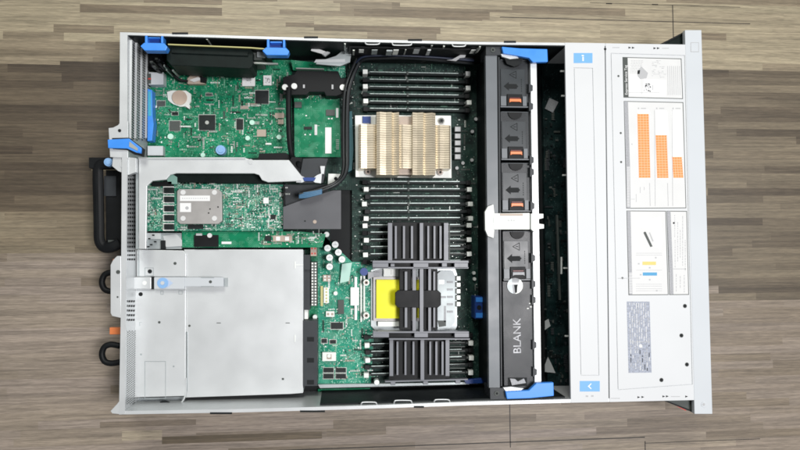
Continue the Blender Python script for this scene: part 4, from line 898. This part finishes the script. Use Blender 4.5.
for u, v in ((210, 209), (208.6, 213), (218, 207)): m.cyl(u, v, .9, ZP + 8, ZP + 8.2, M['ink'])
for k in range(12): m.box(182 + k * 2.2, 198, 183.2 + k * 2.2, 198.7, ZP + 8.2, ZP + 8.3, M['inkl'])
m.build('plate_label', None, hp_)
m = MB(); m.box(188, 224.6, 203, 229, ZP, ZP + 3, M['chip']); m.box(270.6, 214.6, 275.6, 219.4, ZP, ZP + 2, M['chip']); m.box(263.4, 197.6, 268.6, 203.4, ZP, ZP + 3, M['nylon']); m.split('chip', None, ra)

lr = thing('lower_riser_board', 'dark green board strip between the speckled card and the grey power supply sheet', 'circuit board', W(250, 240, 15))
m = MB(); m.prism([(182, 231.6), (300, 231.6), (326, 234), (322, 247.4), (182, 247.4)], 44, 46, G2); lb = m.build('board', None, lr)
m = MB(); m.box(194, 235, 218, 247, 46, 50, M['black']); m.box(221.6, 241.6, 231.4, 244, 46, 46.3, M['lpale']); m.cyl(209.6, 235.4, 2.8, 50, 52, M['lpaper']); m.box(196, 233.4, 202, 235.6, 50, 52, M['inkl'])
m.box(265, 236, 271, 241, 46, 49, M['chip']); m.box(273, 235.6, 292, 241.6, 46, 48, M['brown']); m.box(276, 236.6, 280, 240.6, 48, 49, M['nylon']); m.box(285, 236.6, 289, 240.6, 48, 49, M['nylon']); m.split('connector', None, lb)
m = MB(); scatter(m, 258, 233, 322, 245, 46, 170, 41, S3, .7, 2, 1.4); m.build('small_components', None, lb, kind='stuff')
m = MB(); m.box(146.4, 233, 181.6, 249, 40, 44, M['galvd']); m.box(146.4, 233, 160, 239, 44, 46, M['galv']); m.box(160.6, 240.4, 165.2, 249, 44, 48, M['ink'])
m.prism([(163, 236), (176, 234), (182, 240), (182, 246), (166, 247)], 44, 46, M['galv'])
for u, v in ((148, 238), (150, 244), (152, 234.5), (154, 241), (147, 246)): m.box(u, v, u + 2.4, v + 1.4, 46, 46.6, M['ink'])
m.build('end_bracket', None, lr)

# ================================================================== dark plastic air baffle and cables
bf = MB(); bf.prism([(283.2, 207), (305, 199), (333, 190.4), (341, 190.4), (341, 229), (283.2, 229)], 56, 62, M['shroud']); bf.prism([(283.4, 186), (284.6, 186), (284.6, 229), (283.4, 229)], 30, 60, M['black'])
bf.prism([(284, 184.6), (328, 184.6), (328, 192), (300, 202), (284, 206)], 46, 50, M['dgrey'])
o = bf.build('air_baffle', None); o['label'] = 'plain charcoal plastic baffle plate left of the memory slots'; o['category'] = 'air baffle'
m = MB(); m.cyl(314.8, 221.8, 2.2, 62, 62.6, M['brown']); m.cyl(305, 221, 1, 62, 62.4, M['chip']); m.build('baffle_rivet', None, o)
o2 = MB(); rnd = random.Random(2)
for k in range(7):
    dx = (k - 3) * 1.0; dz = rnd.uniform(-4, 4)
    o2.tube([(360 + dx, 56 + k * .6, 34 + dz), (353 + dx, 72, 40 + dz), (347 + dx, 92, 44 + dz), (345.6 + dx, 120, 46 + dz), (345.6 + dx, 150, 50 + dz), (345 + dx * .9, 170, 58 + dz), (338 + dx * .5, 182 + dx * .4, 66 + dz), (322, 189.6 + dx * .7, 68 + dz), (305, 194 + dx * .7, 68 + dz), (299, 195.5 + dx * .7, 68 + dz)], 1.0, (M['black'], mat('grey_sleeve', (.03, .034, .036), .35), M['dgrey'])[k % 3], 8)
    if k < 5: o2.tube([(299, 193 + k * 1.2, 71), (306, 192.6 + k * 1.2, 72), (316, 191 + k, 72), (322, 189.5 + k, 71)], .9, mat('blue_wire', (.06, .16, .28), .5), 6)
o = o2.build('cable_bundle', None, smooth=True); o['label'] = 'bundle of thin black cables bending round the charcoal baffle beside the heat sink'; o['category'] = 'cable bundle'
o3 = MB(); o3.tube([(289, 88, 44), (288.6, 100, 46), (288.8, 125, 46), (290, 145, 46), (293, 158, 50), (300, 165, 70)], 3.4, M['black'], 12)
o3.prism([(259, 153.4), (286, 153), (293, 156.4), (293, 160), (258, 160)], 28, 44, M['black'])
o = o3.build('black_cable', None, smooth=False); o['label'] = 'thick black cable running down between the two green boards'; o['category'] = 'cable'
o4 = MB(); rnd = random.Random(12)
for k in range(6):
    y = 50.5 + k * 1.1; z = 45 + rnd.uniform(-4, 4)
    o4.tube([(356, y + 10, z - 8), (364, y + 4, z), (384, y + 2.4 + rnd.uniform(-1, 1), z + 3), (410, y + 3 + rnd.uniform(-1, 1), z + 4), (440, y + 5, z + 2), (462, y + 7, z), (474, y + 8, z - 4)], 1.2, rnd.choice([M['black'], M['wallin'], mat('navy_wire', (.012, .02, .045), .5)]), 8)
o4.prism([(447, 60), (452, 59.6), (461, 54.6), (466, 54), (465, 57.4), (460, 58), (456, 61)], 56, 58, M['inkl'])
o = o4.build('ribbon_cable', None, smooth=False); o['label'] = 'dark cables running along the upper wall above the first memory slots'; o['category'] = 'cable'
# teal sleeve next to heat sink
o5 = MB(); o5.prism([(347, 112), (352, 111), (353.4, 150), (352, 170), (348, 172)], 10.2, 30, mat('teal_film', (.03, .11, .13), .3)); o = o5.build('teal_divider', None, mbd)

# ================================================================== LIGHT
wd = bpy.data.worlds.new('World'); sc.world = wd; wd.use_nodes = True
bg = wd.node_tree.nodes['Background']; bg.inputs[0].default_value = (.96, .985, 1.0, 1); bg.inputs[1].default_value = .20
def area(name, loc, target, size, power, col, sy=None):
    l = bpy.data.lights.new(name, 'AREA'); l.energy = power; l.size = size; l.color = col
    if sy: l.shape = 'RECTANGLE'; l.size_y = sy
    o = bpy.data.objects.new(name, l); COL.objects.link(o); o.location = loc
    o.rotation_euler = (Vector(target) - Vector(loc)).to_track_quat('-Z', 'Y').to_euler()
area('ceiling_lamp', (1.02, -.12, 2.1), (.38, -.05, 0), .55, 41, (1, .975, .98))
area('window_light', (.1, 1.3, 1.7), (.3, .05, 0), .6, 20, (1, .995, .92))
vs = sc.view_settings; vs.view_transform = 'Standard'; vs.look = 'None'; vs.gamma = 1; vs.exposure = 0.0
sc.render.engine = 'CYCLES'
sc.cycles.pixel_filter_type = 'BLACKMAN_HARRIS'; sc.cycles.filter_width = 1.7
